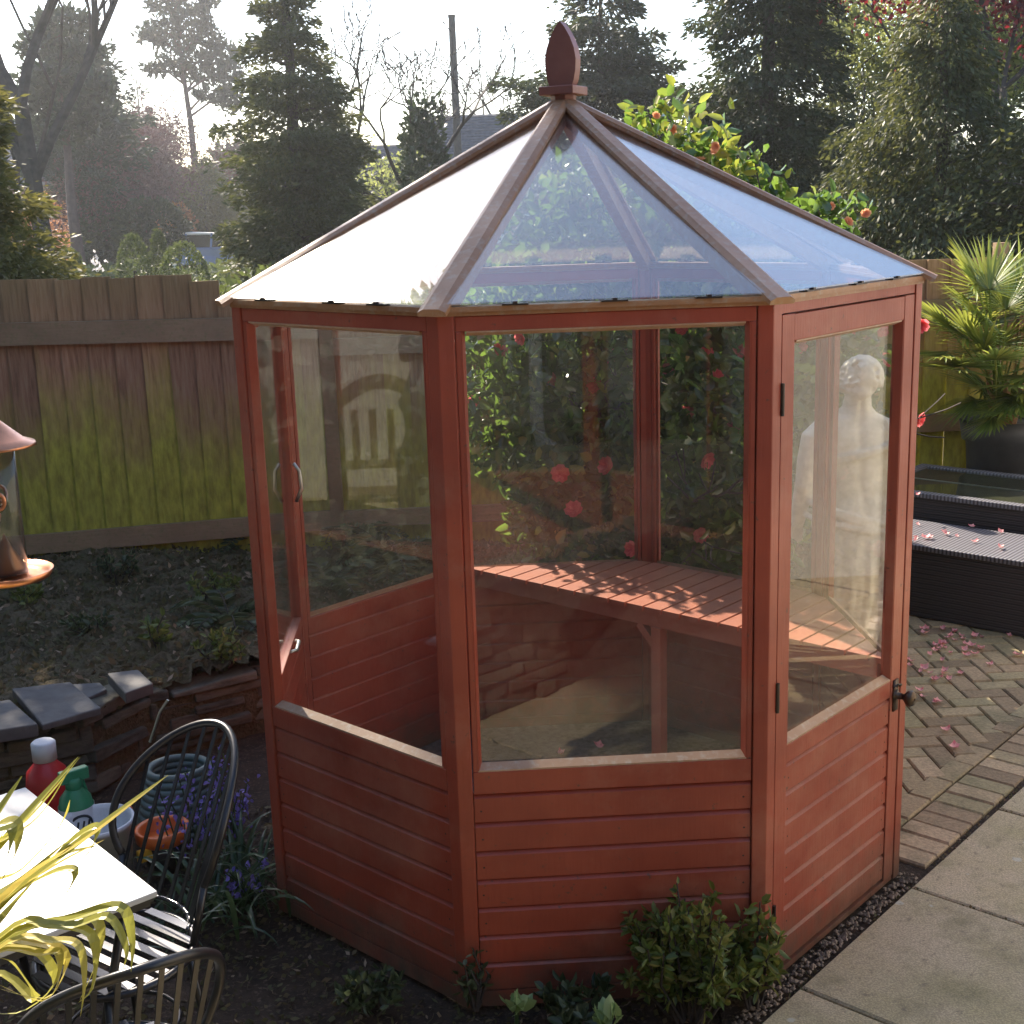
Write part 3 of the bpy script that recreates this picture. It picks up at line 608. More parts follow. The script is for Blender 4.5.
# ================================================================== FENCES
def fence(x0, x1, y, zt, label, rails, y1=None, topf=None, group='fence panels round the garden', bw=.155, zb=.2):
    t = thing('fence_panel', ((x0+x1)/2, y, zb), label, 'fence', group); y1 = y if y1 is None else y1
    n = max(1, int(round((x1-x0)/bw))); m = MB(); L = (x1-x0)/n
    for i in range(n):
        a = x0+i*L; ya = y+(y1-y)*(i/n); zz = (topf(a+L/2) if topf else zt)+random.uniform(-.008, .006); ln = random.uniform(-.012, .02)
        V = []
        for z, sh in ((zb, ln), (zz, 0)): V += [(a+sh-.012, ya-.016, z), (a+sh-.012, ya+.002, z), (a+sh+L, ya+.012, z), (a+sh+L, ya+.004, z)]
        m.add(V, [(0, 3, 2, 1)[::-1], (4, 5, 6, 7)[::-1], (0, 1, 5, 4), (1, 2, 6, 5), (2, 3, 7, 6), (3, 0, 4, 7)])
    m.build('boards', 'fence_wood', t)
    for (za, zb2, h) in rails:
        m = MB(); V = [(x0-.01, y-.062, za-h/2), (x0-.01, y-.018, za-h/2), (x1-.015, y1-.018, zb2-h/2), (x1-.015, y1-.062, zb2-h/2)]
        V += [(p[0], p[1]+.004*(k in (0, 3))*2, p[2]+h) for k, p in enumerate(V)]; m.hexa([V[0], V[3], V[2], V[1], V[4], V[7], V[6], V[5]]); m.build('rail', 'rail_wood', t)
    m = MB(); m.box((x0-.03, y-.03, zt/2+.1), (.04, .04, zt/2+.0)); m.build('post', 'rail_wood', t); return t
def tf(x): return 2.0 if x < -1.88 else 2.0-.62*(x+1.88) if x < -1.5 else 1.76
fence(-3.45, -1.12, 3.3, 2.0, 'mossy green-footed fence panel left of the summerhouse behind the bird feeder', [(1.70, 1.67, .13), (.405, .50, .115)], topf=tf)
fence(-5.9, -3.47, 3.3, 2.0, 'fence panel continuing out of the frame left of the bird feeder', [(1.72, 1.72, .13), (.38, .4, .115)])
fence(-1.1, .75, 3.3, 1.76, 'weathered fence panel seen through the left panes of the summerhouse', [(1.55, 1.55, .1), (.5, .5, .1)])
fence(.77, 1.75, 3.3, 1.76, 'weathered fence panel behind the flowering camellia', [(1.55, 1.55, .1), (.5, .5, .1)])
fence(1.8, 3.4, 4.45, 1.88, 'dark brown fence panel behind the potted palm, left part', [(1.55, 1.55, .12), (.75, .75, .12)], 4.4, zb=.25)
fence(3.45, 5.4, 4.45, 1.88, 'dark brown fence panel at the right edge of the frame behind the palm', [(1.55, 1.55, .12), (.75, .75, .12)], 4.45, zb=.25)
# ================================================================== STONE WALL
def stonewall(name, pts, h, label, seed, courses=4):
    rs = random.Random(seed); t = thing(name, (*pts[0], 0), label, 'stone wall'); m = MB(); courses += 2; hh = h/courses
    for (xa, ya), (xb, yb) in zip(pts[:-1], pts[1:]):
        A, B = Vector((xa, ya, 0)), Vector((xb, yb, 0)); L = (B-A).length; d = (B-A)/L; n = Vector((d.y, -d.x, 0))
        for c in range(courses):
            s_ = -rs.uniform(0, .05)
            while s_ < L:
                w_ = rs.uniform(.10, .46); e = min(s_+w_, L+.03); z0 = c*hh+rs.uniform(-.006, .010); z1 = (c+1)*hh-rs.uniform(-.006, .014); o_ = rs.uniform(-.03, .035)
                P = [A+d*s_+n*(o_+rs.uniform(-.01, .01)), A+d*(e-.012)+n*(o_+rs.uniform(-.01, .01)), A+d*(e-.012)-n*.13, A+d*s_-n*.13]
                m.hexa([Vector((p.x, p.y, z0)) for p in P]+[Vector((p.x, p.y, z1+rs.uniform(-.014, .012)))+(n*rs.uniform(-.022, .006)) for p in P]); s_ = e
    o = m.build('stones', 'stone', t, bevel=.008); return t
stonewall('stone_wall', [(-3.6, .42), (-2.45, .42), (-1.98, .60), (-1.80, .93)], .36, 'low dry stone wall holding back the bank behind the metal chair', 3)
stonewall('stone_wall', [(-1.78, .95), (-1.35, 1.2), (-.6, 1.3), (.75, 1.3), (1.33, 1.88)], .30, 'low rough stone wall running behind the summerhouse', 5)
def slate(P, z, th, label):
    m = MB(); Q = [gz(x, y, z) for x, y in P]; m.hexa([Vector((q[0], q[1], z-th)) for q in Q]+[Vector((q[0], q[1], z+random.uniform(-.008, .008))) for q in Q]) if len(P) == 4 else None
    o = m.build('slate_slab', 'slate', bevel=.006); tag(o, label, 'slab'); return o
slate([(42, 723), (101, 707), (70, 680), (12, 690)], .405, .035, 'large grey slate lying flat on the stone wall')
slate([(-25, 735), (38, 725), (10, 700), (-40, 705)], .40, .05, 'brown-grey cope stone at the left edge on the stone wall')
slate([(125, 693), (153, 683), (138, 668), (107, 673)], .44, .05, 'small tilted grey slate at the right end of the wall')
slate([(80, 700), (107, 690), (100, 682), (72, 683)], .37, .02, 'pale thin slate wedge between the two bigger slates')
# ================================================================== FURNITURE
tcx = np.array([-1.2, -1.592]); ea = Vector((-.62, .785, 0)).normalized(); eb = Vector((-.785, -.62, 0)).normalized(); tc_ = Vector((tcx[0], tcx[1], 0))+(ea+eb)*.42
tb = thing('garden_table', (tc_.x, tc_.y, 0), 'square pale metal garden table catching the sun', 'table')
m = MB(); m.box(tc_+Vector((0, 0, .712)), (.42, .42, .008), (ea, eb, Vector((0, 0, 1)))); m.build('tabletop', 'table_white', tb, bevel=.003)
m = MB(); 
for sa, sb in ((1, 0), (-1, 0), (0, 1), (0, -1)):
    c_ = tc_+ea*sa*.405+eb*sb*.405+Vector((0, 0, .694)); m.box(c_, (.012, .40, .009) if sa else (.40, .012, .009), (ea, eb, Vector((0, 0, 1))))
m.build('frame', 'black_metal', tb)
for sa in (-1, 1):
    for sb in (-1, 1):
        m = MB(); a = tc_+ea*sa*.36+eb*sb*.36; b = tc_+ea*sa*.30+eb*sb*.30; m.tube([a+Vector((0, 0, .69)), b+Vector((0, 0, .35)), a+Vector((0, 0, -.012))], .012, 8); m.build('leg', 'black_metal', tb, True)
def make_chair(label):
    t = thing('metal_chair', (0, 0, 0), label, 'chair'); H = .46
    m = MB(); R = .205   # seat ring and slats
    m.tube([(R*math.cos(2*PI*i/40), R*math.sin(2*PI*i/40), H-.008) for i in range(41)], .011, 8, False); m.build('seat_ring', 'black_metal', t, True)
    m = MB(); k = 9
    for i in range(k):
        y_ = -R+.022+i*(2*R-.044)/(k-1); hw = math.sqrt(max(1e-4, R*R-y_*y_))-.004
        m.box((0, y_, H+.001), (hw, .0135, .0025), (Vector((1, 0, 0)), Vector((0, 1, 0)), Vector((0, 0, 1))))
    m.build('seat', 'seat_metal', t, bevel=.001)
    def hoop(s, sc=1.0):   # s -1..1 along the hoop, leaning back towards +y
        a = s*R_(128); w_ = .212*math.sin(a)*sc; h = .23+.21*math.cos(a)*sc; h = h+.01
        z = H+.045+h; y_ = .165+.23*(z-H)/.45-.12*(abs(w_)/.212)**2*.9
        return Vector((w_, y_, z))
    m = MB(); m.tube([hoop(-1+2*i/44) for i in range(45)], .0115, 8); 
    for sg in (-1, 1): m.tube([hoop(sg), Vector((sg*.155, .13, H-.005))], .0105, 8)
    m.build('backrest', 'black_metal', t, True)
    m = MB(); arc = [Vector((.17*math.sin(b), .075+.115*math.cos(b), H+.055)) for b in np.linspace(-1.25, 1.25, 17)]; m.tube(arc, .006, 6); m.build('back_rail', 'seat_metal', t, True)
    for i in range(9):
        q = -0.86+1.72*i/8; b = Vector((.17*math.sin(q*1.2), .075+.115*math.cos(q*1.2), H+.055)); x_ = .212*.93*q
        a = math.asin(max(-1, min(1, x_/.212))); tp = hoop(a/R_(128)) ; m = MB(); m.bar(b, tp, .011, .005, (0, 1, .2)); m.build('spindle', 'black_metal', t)
    for sx, sy in ((1, 1), (-1, 1), (1, -1), (-1, -1)):
        m = MB(); m.tube([(sx*.13, sy*.13, H-.012), (sx*.15, sy*.15, .22), (sx*.185, sy*.185, 0)], [.011, .010, .009], 8); m.build('leg', 'black_metal', t, True)
    m = MB(); m.tube([(.148*math.cos(2*PI*i/28), .148*math.sin(2*PI*i/28), .24) for i in range(29)], .006, 6, False); m.build('leg_ring', 'black_metal', t, True)
    return t
def copy_tree(o, parent=None):
    c = o.copy(); COL.objects.link(c); c.parent = parent
    for ch in [x for x in D.objects if x.parent == o]: copy_tree(ch, c)
    return c
ch1 = make_chair('black hoop-backed metal chair behind the table corner, its slatted seat in the sun'); ch1['group'] = 'black metal garden chairs'
ch2 = copy_tree(ch1); ch2['label'] = 'nearest black metal chair, only its hoop back rising over the bottom edge'
ch1.location = (-1.375, -1.40, -.012); ch1.rotation_euler.z = R_(-38)
ch2.location = (-1.26, -1.93, -.012); ch2.rotation_euler.z = R_(-152)
# ================================================================== BIRD FEEDER
fc = gy(1, 512, -2.3); fx_, fy_ = fc[0], fc[1]; px = 2.35/1309
fd = thing('bird_feeder', (fx_, fy_, fc[2]-.15), 'copper bird feeder with a clear seed tube hanging at the left edge', 'bird feeder'); zc = fc[2]
ztop = zc+.125; 
m = MB(); m.lathe([(.001, .062), (.008, .06), (.012, .045), (.028, .03), (.052, .008), (.070, .001), (.072, -.004), (.069, -.005), (.048, .001), (.025, .018), (.001, .02)][::-1], (fx_, fy_, ztop-.005), 36); m.build('roof', 'copper', fd, True)
m = MB(); m.lathe([(.034, -.24), (.0345, 0), (.033, 0), (.0325, -.24)], (fx_, fy_, ztop+.005), 28)
glass('feeder_plastic', (.80, .82, .80), .10, (.4, .4, .38), .05, 1.0, .05); m.build('seed_tube', 'feeder_plastic', fd, True)
m = MB(); m.lathe([(.030, -.233), (.031, -.225), (.012, -.19), (.001, -.165)], (fx_, fy_, ztop), 24); m.build('cone', 'copper', fd, True)
m = MB(); m.lathe([(.001, -.252), (.050, -.250), (.070, -.245), (.077, -.232), (.075, -.231), (.067, -.240), (.036, -.238), (.001, -.236)], (fx_, fy_, ztop), 40); m.build('tray', 'copper', fd, True)
for az_ in (-75, 105):
    a = R_(az_); d_ = Vector((math.cos(a), math.sin(a), 0)); s_ = Vector((-d_.y, d_.x, 0)); c_ = Vector((fx_, fy_, ztop-.10))+d_*.035
    m = MB(); m.tube([c_+s_*.010*math.cos(2*PI*i/16)+Vector((0, 0, .014*math.sin(2*PI*i/16))) for i in range(17)], .0035, 6, False); m.build('port', 'copper', fd, True)
    m = MB(); m.tube([c_+Vector((0, 0, -.022)), c_+d_*.045+Vector((0, 0, -.024))], .0025, 6); m.build('perch', 'copper', fd)
m = MB(); m.tube([(fx_, fy_, ztop+.05), (fx_-.002, fy_, ztop+.10), (fx_-.03, fy_, ztop+.14), (fx_-.12, fy_, ztop+.16), (fx_-.22, fy_, ztop+.12), (fx_-.24, fy_, ztop), (fx_-.24, fy_, -.012)], .005, 8); tag(m.build('feeder_hook', 'black_metal', smooth=True), 'black crook pole holding the bird feeder, out of the frame on the left', 'pole')
# ================================================================== THINGS BY THE WALL
def bottle(px_, py_, z, prof, mat, name, label, cat, capmat=None, capprof=None, sc=1.0):
    q = gz(px_, py_, z); t = thing(name, q, label, cat); m = MB(); m.lathe([(a*sc, b*sc) for a, b in prof], q, 24); m.build('body', mat, t, True)
    if capprof: m = MB(); m.lathe([(a*sc, b*sc) for a, b in capprof], q, 20); m.build('cap', capmat, t, True)
    return t, q
rb, q = bottle(55, 842, 0.0, [(.055, 0), (.062, .01), (.064, .20), (.058, .24), (.035, .265), (.03, .28)], 'red_plastic', 'red_bottle', 'red plastic bottle with a pale cap behind the table', 'bottle', 'white_plastic', [(.036, .275), (.036, .33), (.030, .335)], 1.25)
for i in range(6): 
    pass
gb, q = bottle(84, 872, 0.0, [(.045, 0), (.052, .01), (.052, .22), (.046, .25), (.024, .28), (.018, .29)], 'green_plastic', 'spray_bottle', 'green spray bottle with a white label beside the white tub', 'bottle', 'green_plastic', [(.024, .27), (.026, .30), (.02, .315)], 1.2)
m = MB(); m.lathe([(.0535*1.2, .10*1.2), (.0535*1.2, .225*1.2)], q, 28); m.f = m.f[:28]; m.r = m.r[:28]; m.build('label', 'white_plastic', gb, True)
m = MB(); 
for k_ in range(20):
    a0 = -1.2+.8*k_/19; cc = Vector((q[0], q[1], q[2]+.165))
th0 = R_(-62)
ringp = []
for i in range(25):
    b_ = 2*PI*i/24; a_ = th0+.042*math.cos(b_)/.0655; ringp.append(Vector((q[0]+.0655*math.cos(a_), q[1]+.0655*math.sin(a_), q[2]+.205+.045*math.sin(b_))))
m.tube(ringp, .005, 5, False)
for dx_ in (-.018, 0, .018):
    a_ = th0+dx_/.058; m.tube([Vector((q[0]+.0655*math.cos(a_), q[1]+.0655*math.sin(a_), q[2]+.185)), Vector((q[0]+.0655*math.cos(a_+.15), q[1]+.0655*math.sin(a_+.15), q[2]+.228))], .004, 5)
m.build('emblem', 'label_black', gb)
m = MB(); s_ = Vector((.8, .6, 0)); c_ = Vector(q)+Vector((0, 0, .385)); m.bar(c_-s_*.05, c_+s_*.055, .035, .045); m.bar(c_+s_*.03+Vector((0, 0, -.02)), c_+s_*.045+Vector((0, 0, -.09)), .014, .014, s_); m.build('trigger', 'green_plastic', gb, bevel=.005)
q = gz(104, 888, 0); tb_ = thing('white_tub', q, 'round white plastic tub with a pale rim beside the spray bottle', 'tub'); m = MB(); m.lathe([(.10, 0), (.125, .25), (.131, .25), (.131, .268), (.122, .268), (.118, .25), (.095, .012), (.001, .01)], q, 36); m.build('body', 'white_plastic', tb_, True)
q = gz(110, 845, 0); m = MB(); ax_ = (Vector((.8, .6, 0)), Vector((-.6, .8, 0)), Vector((0, 0, 1))); m.box(Vector(q)+Vector((0, 0, .10)), (.10, .02, .035), ax_); m.bar(Vector(q)+Vector((-.08, -.06, 0.0)), Vector(q)+Vector((-.02, -.02, .1)), .03, .02); tag(m.build('trowel_handle', 'orange_plastic', bevel=.01), 'flat orange plastic tool lying between the bottles and the chair', 'tool')
q = gz(166, 868, 0); ob = thing('seed_tub', q, 'small black tub with a thick orange rim seen through the chair back', 'tub')
m = MB(); m.lathe([(.06, 0), (.085, .12), (.078, .12), (.055, .012), (.001, .01)], q, 30); m.build('body', 'label_black', ob, True)
m = MB(); m.lathe([(.086, .115), (.097, .125), (.099, .165), (.090, .168), (.078, .16), (.078, .12)], q, 36); m.build('rim', 'orange_plastic', ob, True)
m = MB(); m.box(Vector(q)+Vector((-.05, -.085, .10)), (.028, .01, .024), ax_); m.build('tag', 'yellow_plastic', ob, bevel=.005)
q = gz(180, 835, 0); hs = MB(); pts = [Vector(q)+Vector((( .15-.004*(i//28))*math.cos(2*PI*i/28), (.15-.004*(i//28))*math.sin(2*PI*i/28)+.10*(i/28/9), .03+.22*(i/28/9)))+Vector((0, 0, 0)) for i in range(28*9)]
hs.tube(pts, .016, 7); tag(hs.build('coiled_hose', 'hose_green', smooth=True), 'coiled grey-green ribbed hose standing behind the chair back', 'hose')
m = MB(); a = gz(152, 745, .2); m.tube([gy(150, 742, .15), gy(160, 712, .15), gy(168, 700, .15)], .006, 6); tag(m.build('metal_rod', 'steel'), 'thin metal rod sticking up behind the chair back', 'rod')
# ================================================================== RATTAN FURNITURE
a1 = Vector((.7071, -.7071, 0)); a2 = Vector((.7071, .7071, 0)); zv = Vector((0, 0, 1)); AX = (a1, a2, zv)
P0 = Vector((2.13, 2.40, 0))
t = thing('rattan_box', P0+a1*.1+a2*.27, 'low dark woven rattan footstool scattered with fallen petals beside the brick paving', 'footstool')
c = P0+a1*.15+a2*.27
m = MB(); m.box(c+zv*.195, (.75, .265, .195), AX); m.build('body', 'rattan', t, bevel=.008)
m = MB(); m.box(c+zv*.405, (.765, .28, .015), AX); m.build('top', 'rattan_top', t, bevel=.006)
q0 = Vector(gz(915, 494, .56)); q1 = Vector(gz(984, 461, .56)); 
t = thing('rattan_table', (q0+a1*.5+a2*.45)*1 - zv*.56, 'dark woven rattan table with an inset glass top behind the footstool', 'table')
b0 = Vector((q0.x, q0.y, 0))-a1*.35; LX, LY = 1.5, .85; c = b0+a1*LX/2+a2*LY/2
m = MB(); m.box(c+zv*.27, (LX/2-.02, LY/2-.02, .27), AX); m.build('body', 'rattan', t, bevel=.008)
m = MB()
for u0, u1, v0, v1 in ((0, LX, 0, .07), (0, LX, LY-.07, LY), (0, .07, .07, LY-.07), (LX-.07, LX, .07, LY-.07)):
    m.box(b0+a1*(u0+u1)/2+a2*(v0+v1)/2+zv*.555, ((u1-u0)/2, (v1-v0)/2, .014), AX)
m.build('top_frame', 'rattan_top', t, bevel=.004)
s = N('dark_glass'); s.col(s.ramp(s.noise(3), [(.3, (.02, .022, .015)), (.7, (.05, .055, .03))])); s.p(Roughness=.03); s.b.inputs['Specular IOR Level'].default_value = 1; M['dark_glass'] = s.m
m = MB(); m.box(c+zv*.556, (LX/2-.071, LY/2-.071, .004), AX); m.build('glass_top', 'dark_glass', t)
m = MB(); m.box(c+zv*.562, (LX/2-.08, .004, .002), AX); m.build('glass_joint', 'steel', t)
# fallen petals: curled little cups
pv = []; pf = []
for i in range(5):
    for j in range(4):
        u, v_ = i/4-.5, j/3-.5; pv.append((u*.05*(1-.35*v_), v_*.04, .006+.05*(u*u+v_*v_*.7)))
for i in range(4):
    for j in range(3): b = i*4+j; pf.append((b, b+4, b+5, b+1))
pet = mkobj('fallen_petal', pv, pf, 'petal_pink', smooth=True, loc=(0, 0, 0)); tag(pet, 'pink camellia petal fallen on the paving or the rattan footstool', 'petal', 'fallen pink petals')
spots = []
for x, y, sx, sy, nn_ in ((955, 648, 28, 12, 26), (925, 680, 16, 12, 12), (1000, 640, 20, 14, 9), (945, 700, 30, 22, 8), (935, 625, 16, 5, 8)):
    for i in range(nn_): spots.append((rng.normal(x, sx), rng.normal(y, sy), 0.0))
for p in ((972, 528, .42), (1000, 533, .42), (1000, 549, .42), (915, 538, .42), (918, 526, .42), (931, 539, .42), (926, 539, .42), (915, 541, .42), (945, 535, .42), (957, 537, .42), (975, 543, .42), (918, 496, .57), (986, 524, .42), (600, 748, .012), (560, 756, .012)): spots.append(p)
first = True
for x, y, z in spots:
    q = gz(x, y, z)
    if z == 0 and ingaz(q[0], q[1], 1.12): continue
    if z == 0 and q[0]*.7071+q[1]*-.7071+0 > -99 and (Vector((q[0], q[1], 0))-P0).dot(a2) > -.03 and abs((Vector((q[0], q[1], 0))-P0-a1*.15).dot(a1)) < .8: continue
    o = pet if first else pet.copy()
    if not first: COL.objects.link(o)
    first = False; o.location = (q[0], q[1], q[2]+(.0 if z else -.002)+.002); o.rotation_euler = (random.uniform(-.25, .25), random.uniform(-.25, .25), random.uniform(0, 6)); s_ = random.uniform(.45, 1.0); o.scale = (s_, s_*random.uniform(.6, 1.1), s_)
# ================================================================== POTTED PALM
pc = gy(1003, 425, 3.95); pz = pc[2]; px_, py_ = pc[0], pc[1]
t = thing('potted_palm', (px_, py_, .30), 'fan palm in a round dark grey pot against the brown fence', 'potted palm')
pz += .05; hz = pz-.30
m = MB(); m.lathe([(.21, 0), (.235, hz*.72), (.262, hz*.74), (.285, hz), (.262, hz), (.255, hz-.05), (.001, hz-.05)], (px_, py_, .30), 44); m.build('pot', 'pot_grey', t, True)
m = MB(); m.lathe([(.255, hz-.045), (.001, hz-.03)], (px_, py_, .30), 30); m.build('pot_gravel', 'pot_gravel', t)
m = MB()
for i in range(6): a = i*1.1; m.tube([(px_+.05*math.cos(a), py_+.05*math.sin(a), pz-.06), (px_+.09*math.cos(a), py_+.09*math.sin(a), pz+.12), (px_+.12*math.cos(a), py_+.12*math.sin(a), pz+.25)], [.035, .03, .02], 7)
m.build('trunk', 'hip_wood', t)
def fan(mb, base, hub, az, el, L, n=26, spreadang=2.5, w=.030, droop=.3):
    base, hub = Vector(base), Vector(hub); mb.tube([base, base.lerp(hub, .5)+Vector((0, 0, .04)), hub], [.008, .006, .005], 5)
    ax = Vector((math.cos(az)*math.cos(el), math.sin(az)*math.cos(el), math.sin(el))); sd_ = Vector((-math.sin(az), math.cos(az), 0)); nn_ = ax.cross(sd_)
    for i in range(n):
        b_ = spreadang*(i/(n-1)-.5)*2/1.35; d = (ax*math.cos(b_)+sd_*math.sin(b_)).normalized(); l = L*(.80+.25*math.cos(b_))*random.uniform(.88, 1.06)
        a_ = math.atan2(d.y, d.x); e_ = math.asin(max(-1, min(1, d.z))); strap(mb, hub, a_, e_, l, w, droop*random.uniform(.4, 1.4), 6, .3, .08)
fans = [(985, 290, -.25, 105, 65, .42), (965, 335, -.2, 150, 35, .40), (1000, 345, .0, -90, 40, .38), (1030, 310, -.1, 60, 60, .45), (960, 370, -.15, 200, 15, .36), (1010, 385, -.3, -110, 5, .34), (1045, 370, -.1, -40, 20, .4), (985, 350, -.3, -130, 45, .36), (1010, 300, .1, 90, 75, .42), (975, 400, .0, 190, -25, .34), (1020, 400, -.35, -80, -20, .30), (1060, 330, .1, 10, 40, .42), (1000, 370, .2, 140, 30, .4), (1012, 395, -.3, -140, -25, .28)]
m = MB()
for x, y, dy, az, el, L in fans+[(x+random.uniform(-25, 25), y+random.uniform(-20, 25), dy+random.uniform(-.15, .15), az+random.uniform(-50, 50), el+random.uniform(-20, 10), L*.9) for x, y, dy, az, el, L in fans+fans[:9]]: h_ = gy(x, y, py_+dy); fan(m, (px_+random.uniform(-.06, .06), py_+random.uniform(-.05, .05), pz+.05), h_, R_(az), R_(el), L)
m.build('fronds', 'palm_leaf', t, loc=None)
# ================================================================== CAMELLIA
ct = thing('camellia', (.85, 2.2, .32), 'glossy leaved camellia shrub with pink red flowers growing behind the summerhouse', 'shrub')
segs, tips = tree_skel((.80, 2.25, .30), 1.9, .045, 21, .75, 5, .28, .2, (3, 3), .8); skel_mesh(segs, 'stems', 'bark', ct, .004)
n = 23000; dd = unit(n); th = np.arctan2(dd[:, 1], dd[:, 0]); q = (1+.30*lump(th, dd[:, 2]*2.2, 41))*rng.uniform(.35, 1, n)**.55
P = np.stack([.68+1.22*dd[:, 0]*q, 2.15+.72*dd[:, 1]*q, 1.38+1.08*dd[:, 2]*q], 1)
# tips above the eaves where the photo has them
ex = []
for x, y, r, k, Y in ((650, 118, .10, 45, 2.1), (672, 125, .12, 60, 2.0), (700, 145, .13, 80, 2.0), (720, 160, .12, 80, 2.0), (745, 185, .10, 60, 2.0), (755, 160, .03, 7, 1.9), (775, 200, .10, 50, 2.0), (825, 210, .07, 34, 2.0), (850, 212, .08, 38, 2.0), (815, 198, .04, 12, 1.9), (690, 195, .20, 70, 2.1), (630, 150, .12, 30, 2.1), (500, 215, .12, 60, 2.3), (560, 200, .2, 120, 2.2)):
    ex.append(gy(x, y, Y)+rng.normal(0, r*.6, (k, 3)))
P = np.concatenate([P]+ex); n = len(P); gap = np.array([lump(a[0]*4, a[2]*3+a[1]*2, 77, 1.6) for a in P]); keep = (gap+rng.normal(0, .25, n)) > -.6; keep[-800:] = True; P = P[keep]
P = P[(P[:, 2] > .35) & (P[:, 0] > -.42)]; P = P[~((P[:, 0] < -.15) & (P[:, 2] < 1.0))]; n = len(P)
dv = unit(n)+np.array([0, -.25, .1]); V, F = cards(P, dv, rng.uniform(.05, .10, n), rng.uniform(.03, .052, n), fold=.16)
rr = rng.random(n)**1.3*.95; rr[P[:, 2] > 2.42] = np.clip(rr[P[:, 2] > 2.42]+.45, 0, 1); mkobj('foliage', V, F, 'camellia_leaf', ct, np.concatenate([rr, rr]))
m = MB()
for x0, y0, x1, y1, Y in ((760, 190, 752, 146, 1.9), (660, 150, 645, 100, 2.1), (820, 215, 812, 188, 1.9), (700, 170, 716, 140, 2.0)): m.tube([gy(x0, y0, Y), gy(x1, y1, Y)], .004, 4)
m.build('stems', 'bark', ct)
# a camellia flower: three whorls of cupped petals
def flower_mesh(name, R, parent, mat='flower_pink', k=(5, 6, 4)):
    V = []; F = []
    for ring, cnt in enumerate(k):
        for i in range(cnt):
            a = 2*PI*(i/cnt)+ring*.5; rr_ = R*(1-.28*ring); lift = .25+.35*ring; b = len(V)
            for u in (0, .5, 1):
                for w_ in (-1, 0, 1):
                    rad = rr_*u; wd = rr_*.62*math.sin(PI*min(.92, .2+.62*u)); x_ = rad*math.cos(a)-w_*wd*math.sin(a); y_ = rad*math.sin(a)+w_*wd*math.cos(a)
                    V.append((x_, y_, lift*rad*(u)+.12*R*abs(w_)*u))
            for u in range(2):
                for w_ in range(2): c0 = b+u*3+w_; F.append((c0, c0+1, c0+4, c0+3))
    return mkobj(name, V, F, mat, parent, smooth=True)
ct_w = wl(ct)
fs = [(682, 328, 1.6), (707, 352, 1.55), (717, 377, 1.55), (521, 338, 1.6), (553, 378, 1.75), (607, 466, 1.5), (632, 549, 1.38), (706, 460, 1.5), (595, 385, 1.7), (612, 358, 1.8), (560, 473, 1.5), (574, 510, 1.5), (800, 345, 1.7), (792, 326, 1.8), (921, 325, 2.0), (919, 419, 2.2), (656, 116, 1.9), (716, 150, 1.85), (672, 129, 1.9), (831, 206, 1.9), (866, 214, 1.85), (848, 222, 1.9), (716, 146, 1.8), (740, 350, 1.6), (668, 372, 1.7), (700, 535, 1.5), (880, 330, 2.0), (885, 360, 2.1), (735, 430, 1.7), (590, 330, 1.8), (660, 480, 1.7), (500, 350, 1.9), (690, 410, 1.8), (760, 330, 1.8), (850, 330, 2.1), (650, 560, 1.38), (475, 400, 2.0)]
f0 = None
for x, y, Y in fs:
    q = gy(x, y, Y)
    if f0 is None: f0 = mkobj('flower', [(0, 0, 0)], [], 'flower_pink', ct); D.objects.remove(f0); 
    if 'fl' not in globals():
        fl = flower_mesh('flower', .040, None); fl.parent = ct; o = fl; flo = flower_mesh('flower', .030, None, 'flower_orange'); flo.parent = ct; flo.location = Vector([float(v) for v in gy(700, 160, 1.9)])-ct_w
    else: o = (fl if y > 260 else flo).copy(); COL.objects.link(o); o.parent = ct
    o.location = Vector([float(v) for v in q])-ct_w; o.rotation_euler = (R_(random.uniform(40, 110)), random.uniform(-.5, .5), random.uniform(-.9, .9)); s_ = random.uniform(.75, 1.15)*(1 if y > 300 else .85); o.scale = (s_, s_, s_)
